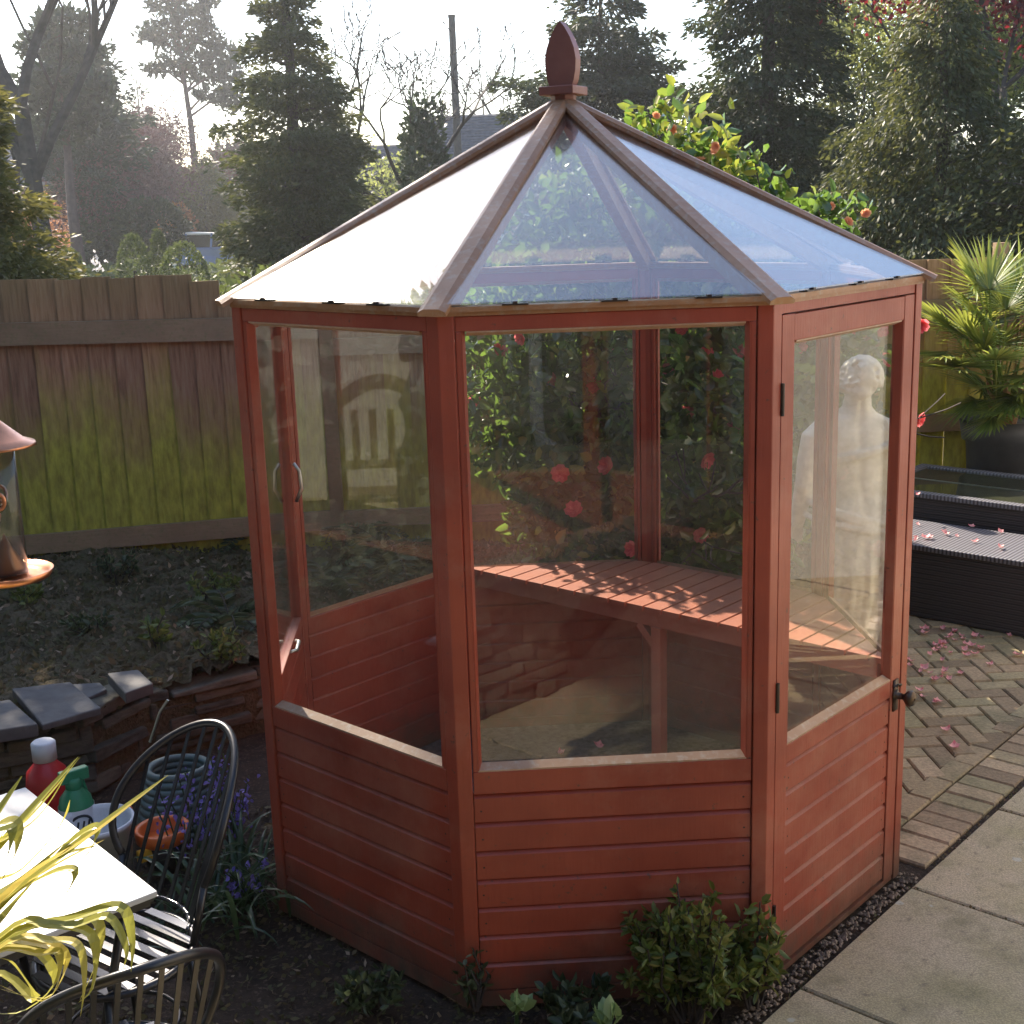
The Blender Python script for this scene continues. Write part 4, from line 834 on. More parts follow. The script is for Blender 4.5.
# ================================================================== STATUE
def statue(x, y, z0, s):
    t = thing('garden_statue', (x, y, 0), 'white stone classical figure seen from behind through the door glass', 'statue')
    m = MB(); m.lathe([(.15, 0), (.15, .03), (.13, .06), (.12, z0-.05), (.145, z0-.03), (.145, z0)], (x, y, 0), 28); m.build('pedestal', 'statue_base', t, True)
    m = MB()
    rings = [(0, .105, .105, -.01), (.04, .10, .10, -.01), (.12, .105, .105, -.004), (.25, .115, .112, .006), (.36, .125, .112, .016), (.44, .138, .118, .02), (.50, .142, .115, .018), (.545, .128, .10, .012), (.60, .102, .078, .002), (.65, .105, .078, -.006), (.71, .118, .084, -.010), (.76, .128, .083, -.010), (.795, .132, .072, -.008), (.822, .105, .06, -.006), (.842, .062, .05, -.003), (.862, .043, .045, 0), (.885, .040, .044, .002), (.90, .035, .04, .003)]
    n = 40; V = []
    for z, rx, ry, cx in rings:
        for j in range(n):
            a = 2*PI*j/n; fold = (1+.05*math.sin(a*11+z*9)*(z < .5)+.02*math.sin(a*5+z*30)*(z < .5)); back = .012*math.cos((a+PI/2)*1)**2*0
            V.append(((cx+rx*math.cos(a)*fold)*s, (ry*math.sin(a)*fold-(.010*math.exp(-((a-1.5*PI)/.12)**2) if z > .52 else 0)*-1)*s, z*s))
    k = len(rings); F = [(i*n+j, i*n+(j+1) % n, (i+1)*n+(j+1) % n, (i+1)*n+j) for i in range(k-1) for j in range(n)]+[tuple(range(n-1, -1, -1)), tuple(range((k-1)*n, k*n))]
    m.add(V, F)
    limb0 = []
    def ell(c, r, nn_=18, mm=12, bumpy=0):
        m.lathe([(1e-3, -1)]+[(math.cos(b), math.sin(b)) for b in np.linspace(-1.45, 1.45, mm)]+[(1e-3, 1)], (0, 0, 0), nn_)
        cnt = nn_*(mm+2)
        for i in range(len(m.v)-cnt, len(m.v)):
            vx, vy, vz = m.v[i]; b = 1+bumpy*math.sin(vx*19+vz*7)*math.sin(vy*17+vz*13); m.v[i] = ((c[0]+vx*r[0]*b)*s, (c[1]+vy*r[1]*b)*s, (c[2]+vz*r[2]*b)*s)
    ell((.004, .006, .935), (.048, .058, .066))               # skull, facing +y
    ell((.004, -.010, .945), (.056, .056, .060), 40, 26, .0)
    for i in range(230):
        a = random.uniform(0, 6.28); e = random.uniform(-.5, 1.4); ca = Vector((math.cos(a)*math.cos(e), math.sin(a)*math.cos(e)-.15, math.sin(e)))
        if ca.y > .55 and ca.z < .6: continue
        limb0.append(((.004+ca.x*.056, -.010+ca.y*.056, .945+ca.z*.060), a))  # hair
    ell((-.004, -.062, .915), (.026, .022, .026), 16, 10, .12)  # knot at the nape
    ell((.006, .060, .928), (.007, .012, .012), 8, 6); ell((.006, .052, .905), (.016, .012, .008), 8, 6)  # nose, chin and lips
    for sx in (-1, 1): ell((.006+sx*.019, .052, .942), (.009, .007, .005), 8, 6); ell((.004+sx*.049, .004, .930), (.007, .012, .016), 8, 6)
    for (hx, hy, hz_), a in limb0:
        k_ = random.uniform(.010, .016); m.tube([(hx*s+.012*s*math.cos(b+a), hy*s+.008*s*math.sin(b+a)*math.sin(a), hz_*s+.012*s*math.sin(b+a)) for b in np.linspace(0, 4.2, 8)], .0042*s, 6)
    def limb(pts, rad): m.tube([(a*s, b*s, c*s) for a, b, c in pts], [q*s for q in rad], 12)
    limb([(-.095, 0, .79), (-.128, -.005, .765), (-.146, -.01, .70), (-.156, -.01, .63), (-.160, .02, .56), (-.158, .055, .49)], [.045, .044, .036, .031, .027, .020])
    limb([(.085, 0, .79), (.116, -.005, .768), (.132, -.012, .70), (.136, -.012, .625), (.126, .05, .60), (.10, .11, .60), (.06, .125, .61)], [.045, .044, .036, .032, .028, .022, .018])
    for i, l in enumerate((.045, .055, .058, .052)): limb([(-.158+.008*(i-1.5), .060, .485), (-.157+.010*(i-1.5), .070, .485-l*.5), (-.155+.010*(i-1.5), .068, .485-l)], [.007, .006, .004])
    limb([(-.153, .062, .487), (-.138, .075, .468), (-.135, .080, .452)], [.008, .006, .004])
    for i, l in enumerate((.045, .052, .05, .042)): limb([(.065, .125+.002*i, .622-.010*i), (.045, .130, .618-.010*i), (.065-l, .122, .612-.010*i)], [.007, .006, .004])
    limb([(.07, .118, .625), (.055, .105, .638), (.045, .098, .645)], [.008, .006, .004])
    for zc_, rx, ry, tilt, w_ in ((.735, .128, .088, .10, .009), (.725, .128, .088, .12, .008), (.535, .136, .108, -.16, .012), (.520, .140, .112, -.20, .010), (.505, .144, .115, -.10, .010)):
        limb([(-.004+rx*math.cos(b), ry*math.sin(b), zc_+tilt*rx*math.cos(b)*2) for b in np.linspace(0, 2*PI, 33)], [w_]*33)
    limb([(.10, -.07, .50), (.105, -.08, .40), (.095, -.085, .28), (.085, -.085, .12), (.08, -.085, .02)], [.018, .022, .02, .022, .024])
    for i in range(7):
        a = -PI/2+(i-3)*.42; limb([(.02+.128*math.cos(a), .112*math.sin(a), .47), (.012+.118*math.cos(a+.06), .108*math.sin(a+.06), .30), (.0+.106*math.cos(a-.05), .104*math.sin(a-.05), .12), (-.008+.102*math.cos(a), .102*math.sin(a), .01)], [.008, .013, .012, .014])
    m.v = [(a+x, b+y, c+z0) for a, b, c in m.v]
    o = m.build('figure', 'statue_stone', t, loc=None); md = o.modifiers.new('r', 'REMESH'); md.mode = 'VOXEL'; md.voxel_size = .0048*s; md.use_smooth_shade = True
    sm_ = o.modifiers.new('s', 'SMOOTH'); sm_.iterations = 2; sm_.factor = .5
    return t
statue(1.325, .92, .22, 1.43)
# ================================================================== SMALL PLANTS
def clump(px_, py_, z, n, L, w, label, name, mat, cat='plant', el=(.6, 1.4), bend=(1.0, 2.2), spr=.05, flowers=0, group=None, q=None):
    q = gz(px_, py_, z) if q is None else q; t = thing(name, q, label, cat, group); m = MB()
    for i in range(n):
        a = random.uniform(0, 2*PI); strap(m, (q[0]+random.gauss(0, spr), q[1]+random.gauss(0, spr), q[2]-.01), a, random.uniform(*el), L*random.uniform(.55, 1.1), w*random.uniform(.7, 1.2), random.uniform(*bend), 8, random.uniform(-.8, .8))
    m.build('leaves', mat, t)
    return t, q
clump(225, 905, 0, 60, .42, .022, 'clump of dark strap-shaped leaves at the foot of the summerhouse left of its corner', 'strap_leaved_plant', 'strap_leaf', spr=.08)
clump(170, 930, 0, 30, .34, .020, 'smaller strap-leaved clump under the metal chair', 'strap_leaved_plant', 'strap_leaf', spr=.07)
clump(285, 905, 0, 26, .32, .018, 'thin strap-leaved clump touching the boarded left wall', 'strap_leaved_plant', 'strap_leaf', spr=.05)
def bluebell(px_, py_, n, h, label):
    q = gz(px_, py_, 0); t = thing('bluebell', q, label, 'flower clump'); m = MB(); fp = []
    for i in range(n):
        a = random.uniform(0, 6.28); b = Vector(q)+Vector((random.gauss(0, .06), random.gauss(0, .06), 0)); hh = h*random.uniform(.7, 1.1); tp = b+Vector((.08*math.cos(a), .08*math.sin(a), hh)); m.tube([b, b.lerp(tp, .6)+Vector((0, 0, .03)), tp], .003, 4)
        for j in range(16): fp.append(b.lerp(tp, .5+.5*j/15)+Vector((random.gauss(0, .014), random.gauss(0, .014), random.gauss(0, .006))))
    m.build('stems', 'strap_leaf', t); fp = np.array([list(p) for p in fp]); dv = unit(len(fp)); dv[:, 2] -= .6; V, F = cards(fp, dv, .022, .013, fold=.2); mkobj('flowers', V, F, 'bluebell', t)['kind'] = 'stuff'
bluebell(222, 862, 16, .38, 'purple bluebells between the chair back and the summerhouse'); bluebell(196, 872, 8, .34, 'few purple bluebells seen through the chair spindles'); bluebell(278, 905, 4, .18, 'small low bluebell spray by the left wall foot')
def bush(px_, py_, z0, r, h, n, mat, label, name='small_shrub', leafs=.035, cat='shrub', q=None, fold=.12, asp=.45, stems=24):
    q = gz(px_, py_, z0) if q is None else q; t = thing(name, q, label, cat); m = MB(); PP = []; DD = []
    for i in range(stems):
        a = random.uniform(0, 6.28); rr_ = r*math.sqrt(random.random()); hh = h*random.uniform(.55, 1.05)*(1-.35*(rr_/r)**2); tp = Vector(q)+Vector((rr_*math.cos(a), rr_*math.sin(a), hh)); b = Vector(q)+Vector((.3*rr_*math.cos(a), .3*rr_*math.sin(a), 0)); mid = b.lerp(tp, .5)+Vector((random.gauss(0, .02), random.gauss(0, .02), .02)); m.tube([b, mid, tp], [.005, .004, .002], 5)
        for j in range(n//stems):
            u = random.uniform(.25, 1); p = (b.lerp(mid, u*2) if u < .5 else mid.lerp(tp, u*2-1)); d = Vector(unit(1)[0]); d = (d+Vector((0, 0, .45))).normalized(); PP.append(p+d*.006); DD.append(d)
    m.build('stems', 'bark', t); PP = np.array([list(p) for p in PP]); DD = np.array([list(p) for p in DD]); k = len(PP); V, F = cards(PP, DD, leafs*rng.uniform(.6, 1.2, k), leafs*asp*rng.uniform(.7, 1.2, k), fold=fold); mkobj('leaves', V, F, mat, t); return t
bush(690, 1015, 0, .20, .43, 2300, 'shrub_leaf', 'bushy green shrub with bronze tips growing against the front boards', leafs=.036, stems=46)
bush(752, 1005, 0, .09, .36, 420, 'shrub_leaf', 'narrow green shoots by the front right corner post', leafs=.042, stems=11)
bush(372, 1012, 0, .11, .13, 420, 'fern_leaf', 'low dull green weed in the bare soil at the bottom left of the summerhouse', 'weed', .036, 'weed', stems=18)
bush(478, 1010, 0, .05, .22, 90, 'fern_leaf', 'thin sprig of weed against the corner post', 'weed', .032, 'weed', stems=5)
bush(575, 1025, 0, .12, .14, 260, 'fern_leaf', 'low dark leaves between the pale flower heads', 'weed', .05, 'weed', stems=14)
for x, y, lab, k in ((516, 1004, 'pale green leafy flower head at the bottom edge below the corner post', 16), (612, 1020, 'pale green flower head at the bottom edge beside the shrub', 14)):
    q = gz(x, y, .12); t = thing('hellebore', (q[0], q[1], -.02), lab, 'plant'); m = MB(); m.tube([(q[0], q[1], -.02), (q[0], q[1], .10)], .006, 6); m.build('stem', 'strap_leaf', t)
    a = rng.random(k)*6.28; e = rng.uniform(.1, 1.4, k); dv = np.stack([np.cos(a)*np.cos(e), np.sin(a)*np.cos(e), np.sin(e)], 1); V, F = cards(np.array([[q[0], q[1], .10]]*k)+rng.normal(0, .012, (k, 3)), dv, rng.uniform(.045, .075, k), rng.uniform(.03, .045, k), fold=.1); mkobj('leaves', V, F, 'pale_leaf', t)
def fern(q, L, n, label, mat='fern_leaf'):
    t = thing('fern', q, label, 'fern'); PP = []; DD = []; SZ = []; m = MB()
    for i in range(n):
        a = random.uniform(0, 6.28); e = random.uniform(.5, 1.2); p = Vector([float(c) for c in q]); l = L*random.uniform(.7, 1.1); pts = [p.copy()]
        for j in range(26):
            d = Vector((math.cos(a)*math.cos(e), math.sin(a)*math.cos(e), math.sin(e))); p = p+d*l/26; e -= .075; pts.append(p.copy()); sdv = Vector((-math.sin(a), math.cos(a), 0))
            for sg in (-1, 1): PP.append(p.copy()); DD.append(sdv*sg+d*.45); SZ.append(L*.22*math.sin(PI*min(1, (j+3)/29)))
        m.tube(pts[::4], .003, 4, False)
    m.build('stems', 'bark', t); PP = np.array([list(p) for p in PP]); DD = np.array([list(p) for p in DD]); SZ = np.array(SZ); V, F = cards(PP, DD, SZ, SZ*.28); mkobj('fronds', V, F, mat, t)
fern(gz(390, 560, .35), .5, 16, 'arching fern behind the left back window of the summerhouse'); fern(gz(350, 545, .35), .45, 14, 'fern on the bank left of the bigger fern seen through the left window'); fern(gz(330, 590, .33), .4, 12, 'dark fern low behind the boarded left panel')
fern(gz(230, 625, .33), .38, 14, 'fern drooping on the bank beside the summerhouse corner'); fern(gz(515, 500, .35), .45, 16, 'feathery fern in front of the pink pots behind the glass'); fern(gz(450, 520, .35), .4, 12, 'fern just behind the front left corner post'); fern(gz(250, 545, .33), .35, 10, 'small fern on the bank close to the fence end')
for i_, (x_, y_, l_) in enumerate(((30, 610, 'low leafy weed on the bank just right of the bird feeder tray'), (95, 640, 'low leafy weed on the bank above the large slate'), (215, 600, 'dark weed on the bank close to the summerhouse corner'), (120, 585, 'small weed near the foot of the mossy fence'), (225, 665, 'leafy weed between the wall and the summerhouse corner'))): bush(x_, y_, .32, .13, .14+.02*i_, 200, 'fern_leaf' if i_ % 2 else 'shrub_leaf', l_, 'weed', .04, 'weed', stems=12)
bush(165, 655, .33, .08, .26, 60, 'shrub_leaf', 'single leafy green seedling standing on the bank above the wall', 'seedling', .06, 'plant', stems=5)
bush(200, 690, .2, .12, .16, 160, 'fern_leaf', 'dark leafy weed beside the wall behind the chair', 'weed', .04, 'weed', stems=10)
for x, y, Y, r in ((487, 502, 2.5, .10), (533, 502, 2.45, .13)):
    q = gz(x, y+6, .33); t = None; m = MB(); m.lathe([(r, 0), (r*.95, r*.5), (r*.78, r*.9), (r*.4, r*1.1), (.001, r*1.13)], q, 26); tag(m.build('clay_cloche', 'terracotta', smooth=True), 'pink clay dome on the bank, %s one of two behind the glass' % ('left' if x < 500 else 'right'), 'clay pot')
# foreground cordyline: strap leaves reaching in from a pot outside the left edge
q0 = Vector((-1.52, -2.62, .92)); t = thing('potted_cordyline', (q0.x, q0.y, -.012), 'variegated yellow-green strap-leaved plant arching in from the left over the table', 'potted plant')
m = MB(); m.lathe([(.14, 0), (.19, .40), (.20, .40), (.20, .43), (.18, .43), (.17, .38), (.001, .38)], (q0.x, q0.y, -.012), 32); m.build('pot', 'pot_grey', t, True)
m = MB(); m.tube([(q0.x, q0.y, .36), (q0.x+.01, q0.y, .65), (q0.x, q0.y, .93)], [.03, .025, .02], 8); m.build('stem', 'bark', t)
def through(mb, pts, w, tw=0.0, r=None):   # strap leaf through points
    pts = [Vector([float(c) for c in p]) for p in pts]; n = 22; Q = []
    k = len(pts)
    for i in range(n+1):
        u = i/n*(k-1); j = min(int(u), k-2); f_ = u-j; p0 = pts[max(j-1, 0)]; p1 = pts[j]; p2 = pts[j+1]; p3 = pts[min(j+2, k-1)]
        Q.append(.5*((2*p1)+(p2-p0)*f_+(2*p0-5*p1+4*p2-p3)*f_*f_+(3*p1-p0-3*p2+p3)*f_**3))
    V = []
    for i, p in enumerate(Q):
        d = (Q[min(i+1, n)]-Q[max(i-1, 0)]).normalized(); sdv = d.cross(Vector((0, 0, 1)));
        if sdv.length < .2: sdv = d.cross(Vector((.3, 1, 0)))
        sdv.normalize(); nn_ = d.cross(sdv); a_ = tw*(i/n); sv = sdv*math.cos(a_)+nn_*math.sin(a_); t_ = i/n; ww = w*min(1, .6+t_*2)*max(.06, 1-t_**3.5); V += [p-sv*ww/2, p+nn_*ww*.12, p+sv*ww/2]
    F = []
    for i in range(n): b = i*3; F += [(b, b+1, b+4, b+3), (b+1, b+2, b+5, b+4)]
    mb.add(V, F, r)
m = MB()
LV = [([(-120, 960), (-40, 880), (30, 815), (80, 757)], 0, -2.35, .018, .2), ([(-120, 980), (0, 900), (90, 835), (167, 776)], 0, -2.4, .018, .3), ([(-120, 960), (-30, 860), (10, 820), (16, 850), (-10, 900)], 0, -2.5, .020, .9),
      ([(-110, 1000), (-10, 930), (60, 850), (95, 826), (90, 850), (60, 880)], 0, -2.3, .018, 1.3), ([(-120, 1000), (0, 945), (70, 918), (120, 906), (132, 940), (131, 972)], 0, -2.45, .018, 1.2), ([(-120, 985), (-10, 950), (60, 920), (95, 918), (100, 950), (80, 1000)], 0, -2.4, .018, .9),
      ([(-120, 990), (-20, 955), (40, 942), (66, 960), (45, 1000), (0, 985)], 0, -2.35, .018, 1.0), ([(-120, 1000), (-30, 960), (30, 948), (55, 980), (20, 1012), (-30, 1010)], 0, -2.35, .016, 1.0), ([(-100, 985), (0, 905), (50, 860), (100, 845)], 0, -2.3, .014, .5),
      ([(-120, 970), (-40, 905), (20, 870), (60, 825), (70, 800)], 0, -2.25, .014, .4), ([(-120, 1000), (0, 935), (50, 925), (92, 935), (93, 985), (78, 1003)], 0, -2.5, .016, .8), ([(-120, 1010), (-20, 975), (35, 1000), (15, 965), (0, 958)], 0, -2.3, .014, .8), ([(-120, 960), (-60, 900), (-10, 850), (12, 820)], 0, -2.4, .014, .3), ([(-120, 975), (-10, 918), (45, 875), (75, 870), (60, 900), (20, 915)], 0, -2.42, .014, .9)]
for i, (pp, _, Y, w_, tw) in enumerate(LV):
    m2_ = [q0]+[Vector(gy(x, y, Y-.02*j)) for j, (x, y) in enumerate(pp) if j > 0]; through(m, m2_, w_*(1.9 if i < 2 else 1.35), tw*(.15 if i < 2 else .5))
    if i % 2 == 0: through(m, [q0]+[Vector(gy(x+random.uniform(-14, 6), y+random.uniform(-6, 16), Y-.06-.02*j)) for j, (x, y) in enumerate(pp) if j > 0], w_*1.05, tw*.5)
for i, (pp, w_) in enumerate((([(-70, 925), (-20, 868), (28, 812), (78, 757)], .030), ([(-70, 950), (10, 893), (90, 833), (168, 775)], .030), ([(-70, 960), (-10, 905), (45, 868), (98, 822)], .024), ([(-70, 900), (-30, 850), (-5, 815), (22, 776)], .024), ([(-70, 945), (-20, 905), (20, 880), (66, 842)], .022))):
    through(m, [Vector(gy(x, y, -2.42+.04*j)) for j, (x, y) in enumerate(pp)], w_, .25)
m.build('leaves', 'yellow_strap', t)
# ================================================================== BACKGROUND
def at(x, dist, y=None):   # ground point seen at pixel column x, at distance dist
    d = ray(x, y if y else 230); d = d/np.linalg.norm(d[:2]); return CAM[0]+d[0]*dist, CAM[1]+d[1]*dist
def zat(x, y, dist):
    d = ray(x, y); k = dist/np.linalg.norm(d[:2]); return CAM[2]+d[2]*k
# big leylandii left of the roof
x, y = at(300, 25); conifer(x, y, 9.6, 1.18, 'conifer_green', 'tall feathery conifer left of the glass roof, overlapping the car', 34000, seed=11, size=.20, prof=[(0, .95), (.25, 1.0), (.42, .92), (.50, .74), (.58, .46), (.66, .36), (.85, .24), (1, 0)], droop=.15, lumpy=.3)
x, y = at(-48, 14.5); conifer(x, y, 5.6, 1.15, 'conifer_gold', 'yellow-green conifer at the left edge above the fence', 36000, seed=12, size=.15, prof=[(0, 1.05), (.2, 1.0), (.4, .72), (.6, .50), (1, 0)], lumpy=.3, droop=.1)
x, y = at(765, 21); conifer(x, y, 9.5, 1.15, 'conifer_dark', 'dark shaggy conifer behind the right slope of the glass roof', 32000, seed=13, size=.19, prof=[(0, 1.05), (.35, 1.0), (.6, .80), (.8, .45), (1, 0)], droop=.35, lumpy=.5)
x, y = at(938, 16.5); conifer(x, y, 6.0, 1.5, 'conifer_green', 'wide drooping conifer above the palm with its tip leaning', 46000, seed=14, size=.14, prof=[(0, 1.1), (.3, 1.0), (.45, .70), (.6, .42), (.8, .22), (1, 0)], droop=.5, lumpy=.55)
x, y = at(1045, 15.5); conifer(x, y, 3.9, 1.7, 'conifer_green', 'bushy green conifer at the right edge above the palm', 20000, seed=24, size=.15, lumpy=.5)
x, y = at(603, 30); conifer(x, y, 7.7, 1.55, 'conifer_dark', 'dark evergreen directly behind the wooden finial', 26000, seed=15, size=.26, prof=[(0, .5), (.35, .95), (.52, 1.0), (.68, .80), (.85, .55), (1, .1)], droop=.2, lumpy=.6)
x, y = at(207, 62); conifer(x, y, zat(207, 150, 62), 2.2, 'conifer_gold', 'neat cone-shaped conifer behind the parked car', 12000, seed=16, size=.3, prof=[(0, 1), (.3, .92), (.6, .68), (.85, .35), (1, .05)], lumpy=.12)
x, y = at(150, 70); conifer(x, y, zat(150, 72, 70), 2.6, 'pine_needle', 'slim dark spruce tip between the bare tree and the pine', 6000, seed=17, size=.4, lumpy=.3)
x, y = at(95, 56); conifer(x, y, zat(95, 20, 56), 2.6, 'pine_needle', 'dark cedar behind the bare forked tree', 9000, seed=18, size=.45, prof=[(0, .1), (.3, .3), (.45, .8), (.6, .8), (.8, .6), (1, .2)], lumpy=.7, droop=0)
# Scots pine with flat cloud-like tiers
def pine(px_, dist, ytop, label, seed, clouds, lean=0, r=.2, size=.35):
    x, y = at(px_, dist); h = zat(px_, ytop, dist); t = thing('pine_tree', (x, y, 0), label, 'tree'); m = trunk_mb(x, y, h*.97, r, 0, (lean, 0)); Pn = []
    sc_ = dist/1309
    for cxp, cyp, rx, rz in clouds:
        cx_, cz_ = (cxp-px_)*sc_, zat(cxp, cyp, dist); yy = y+random.uniform(-1, 1)*rx*sc_*.5; bx = x+lean*cz_/h
        c_, s__ = math.cos(.03), 0
        m.tube([(bx, y, cz_-.8), ((bx+x+cx_)/2, yy, cz_-.15), (x+cx_, yy, cz_)], [.07, .05, .02], 5)
        k = int(rx*rz*2.0)+60; d = unit(k); q = rng.uniform(.3, 1, k)**.5; Pn.append(np.stack([x+cx_+d[:, 0]*q*rx*sc_, yy+d[:, 1]*q*rx*sc_, cz_+d[:, 2]*q*rz*sc_], 1))
    m.build('trunk', 'bark_red', t); P = np.concatenate(Pn); k = len(P); dv = unit(k)+np.array([0, 0, .4]); sz = rng.uniform(.5, 1.2, k)*size; V, F = cards(P, dv, sz, sz*.35); mkobj('crown', V, F, 'pine_needle', t)
cl = [(185, 5, 22, 9), (207, -8, 26, 12), (180, 30, 26, 9), (210, 22, 24, 12), (192, 42, 26, 8), (222, 38, 18, 12), (170, 38, 14, 6), (200, 58, 30, 9), (232, 55, 20, 14), (185, 68, 22, 7), (168, 68, 12, 5), (215, 75, 22, 9), (240, 75, 16, 16), (222, 95, 20, 8), (240, 100, 18, 16), (215, 10, 10, 4), (225, 4, 10, 4)]
pine(205, 70, -25, 'Scots pine with flat dark tiers and a leaning bare trunk', 5, [(a, b, c*.9, d*.85) for a, b, c, d in cl], lean=-.6, r=.22, size=.42)
cl = [(85, 25, 30, 12), (60, 45, 24, 12), (95, 55, 26, 12), (75, 80, 34, 12), (105, 90, 24, 12), (50, 100, 24, 14), (95, 115, 30, 12), (70, 130, 34, 12)]
pine(75, 46, 5, 'dark pine filling the gap behind the forked bare tree', 6, cl, r=.2, size=.36)
# bare trees
x, y = at(47, 30); bare_tree(x, y, 10.2, .24, 33, 'big bare forked tree with a thick trunk on the left', spread=.48, depth=6, first=.45, minr=.012, kids=(3, 4), up=.5, shrink=.60)
x, y = at(15, 33); bare_tree(x, y, 9, .11, 32, 'thinner bare tree at the left edge behind the big forked one', spread=.45, depth=6, first=.4, minr=.012, up=.5)
x, y = at(427, 30); t, segs, tips = bare_tree(x, y, 7.0, .13, 35, 'bare tree with ivy round its lower trunk, left of the pole', spread=.62, depth=6, first=.30, minr=.010, up=.30, kids=(2, 3), shrink=.74)
zi = zat(427, 95, 30); V = blob(x, y, .2, .55, zi/2-.1, 'ivy', 7000, .13, t, 'ivy', 61, .35)
x, y = at(512, 48); bare_tree(x, y, 8.4, .14, 36, 'fine twigged bare tree behind the pole', spread=.6, depth=6, first=.30, minr=.013, up=.25)
x, y = at(385, 44); bare_tree(x, y, 5.5, .08, 38, 'low bare sapling in front of the slate roof', spread=.7, depth=5, first=.25, minr=.012)
for px_, d_, yt, sd_, lab in ((172, 66, 60, 41, 'reddish bare budding tree below the pine'), (130, 60, 95, 42, 'hazy reddish-brown bare tree in front of the brick house'), (95, 58, 110, 43, 'low reddish bare tree beside the thick trunk')):
    x, y = at(px_, d_); h = zat(px_, yt, d_); t, segs, tips = bare_tree(x, y, h, .12, sd_, lab, spread=.7, depth=5, first=.25, minr=.02, mat='bark_red'); leafy(tips, 9000, .6, .22, 'red_twig', t, 'twigs', .3)
# light green feathery tree and others on the right
for px_, d_, h, sd_, lab, nn_, mat in ((848, 27, 7.6, 51, 'light green feathery tree coming into leaf between the two dark conifers', 15000, 'spring_leaf'), (1000, 28, 7.4, 52, 'light green tree behind the conifer at the right', 9000, 'spring_leaf'), (905, 34, 8.6, 54, 'pale green loose tree behind the leaning conifer tip', 8000, 'spring_leaf'), (1012, 20, 8.2, 53, 'dark red leaved tree in the top right corner', 9000, 'copper_leaf'), (395, 38, 4.6, 55, 'small tree with pale yellow young leaves beside the tall conifer', 2500, 'spring_leaf')):
    x, y = at(px_, d_); t, segs, tips = bare_tree(x, y, h, .13, sd_, lab, spread=.6, depth=6, first=.28, minr=.012, name='leafy_tree')
    if mat == 'copper_leaf': tips = [p for p in tips if p[0].z > 4.3]
    leafy(tips, nn_*(3 if mat == 'copper_leaf' else 1), .28 if mat != 'copper_leaf' else .4, .12 if mat != 'copper_leaf' else .09, mat, t)
x, y = at(745, 34); conifer(x, y, 5.5, 3.5, 'conifer_dark', 'dark hedge-like evergreen low behind the shaggy conifer', 14000, seed=71, size=.28, lumpy=.4, power=.4)
x, y = at(860, 24); conifer(x, y, 4.3, 2.2, 'conifer_green', 'rounded green conifer low between the two big ones', 20000, seed=72, size=.2, lumpy=.4, power=.4)
x, y = at(560, 26); conifer(x, y, 3.6, 1.4, 'conifer_dark', 'low dark evergreen glimpsed through the glass roof', 9000, seed=73, size=.2, lumpy=.4, power=.4)
# telegraph pole
x, y = at(461, 38); h = zat(459, 17, 38); m = MB(); m.tube([(x, y, 0), (x, y, h*.5), (x-.03, y, h)], [.13, .115, .095], 10); m.box((x-.03, y, h+.03), (.10, .10, .03)); tag(m.build('telegraph_pole', 'pole_wood'), 'tall plain dark wooden pole left of the finial', 'pole')
# low planting beyond the fence
def dome(px_, d_, ytop, r, label, n=3500, mat='box_leaf', name='clipped_bush', lum=.06, rz=None, group=None, size=.07):
    x, y = at(px_, d_); z = zat(px_, ytop, d_); t = thing(name, (x, y, 0), label, 'bush', group); rz = z/2; blob(x, y, 0.0, r, rz, mat, n, size, t, 'foliage', px_, lum, inner=.85); m = MB(); m.tube([(x, y, 0), (x, y, z*.6)], .04, 6); m.build('stem', 'bark', t)
dome(131, 30, 234, .36, 'round clipped bush with a sunlit rim in front of the hedge', group='clipped bushes beyond the fence'); dome(180, 28, 242, .50, 'wide clipped bush just left of the parked car', group='clipped bushes beyond the fence')
dome(65, 30, 248, .36, 'round clipped bush right of the thick bare trunk', group='clipped bushes beyond the fence'); dome(157, 31, 230, .20, 'small pointed clipped bush between the two round ones', group='clipped bushes beyond the fence')
dome(150, 55, 200, 1.5, 'rounded dark hollow-looking bush in front of the cone conifer', 6000, 'conifer_dark', 'garden_bush', .15, size=.2); dome(115, 56, 205, 1.6, 'dark broad hedge bush left of the domed one', 6000, 'conifer_dark', 'garden_bush', .15, size=.2)
dome(62, 60, 192, 1.7, 'orange-brown leaved beech bush behind the thick trunk', 6000, 'orange_leaf', 'beech_bush', .25, size=.16); dome(30, 60, 205, 1.0, 'small orange-leaved bush left of the thick trunk', 2500, 'orange_leaf', 'beech_bush', .25, size=.16); dome(176, 60, 204, .8, 'small bright orange-leaved bush above the car', 1800, 'orange_leaf', 'beech_bush', .25, size=.16)
n = 26000; xs = rng.uniform(-8, 12, n); P = np.stack([xs, 9.5+rng.uniform(-1.3, 1.3, n), np.zeros(n)], 1); P[:, 2] = rng.random(n)**.5*(1.60+.13*np.sin(xs*2.1)+.08*np.sin(xs*5.3)); dv = unit(n)+np.array([0, 0, .3])
V, F = cards(P, dv, rng.uniform(.06, .13, n), rng.uniform(.03, .07, n)); struct('low_hedge', V, F, 'box_leaf', 'stuff', loc=(0, 9.5, 0))
n = 30000; P = np.stack([rng.uniform(-60, 80, n), rng.uniform(78, 96, n), np.zeros(n)], 1); P[:, 2] = rng.random(n)**.6*(4.6+1.2*np.sin(P[:, 0]*.35)+.9*np.sin(P[:, 0]*.9)); V, F = cards(P, unit(n), rng.uniform(.6, 1.4, n), rng.uniform(.4, .8, n)); struct('far_trees', V, F, 'conifer_dark', 'stuff', loc=(0, 86, 0))
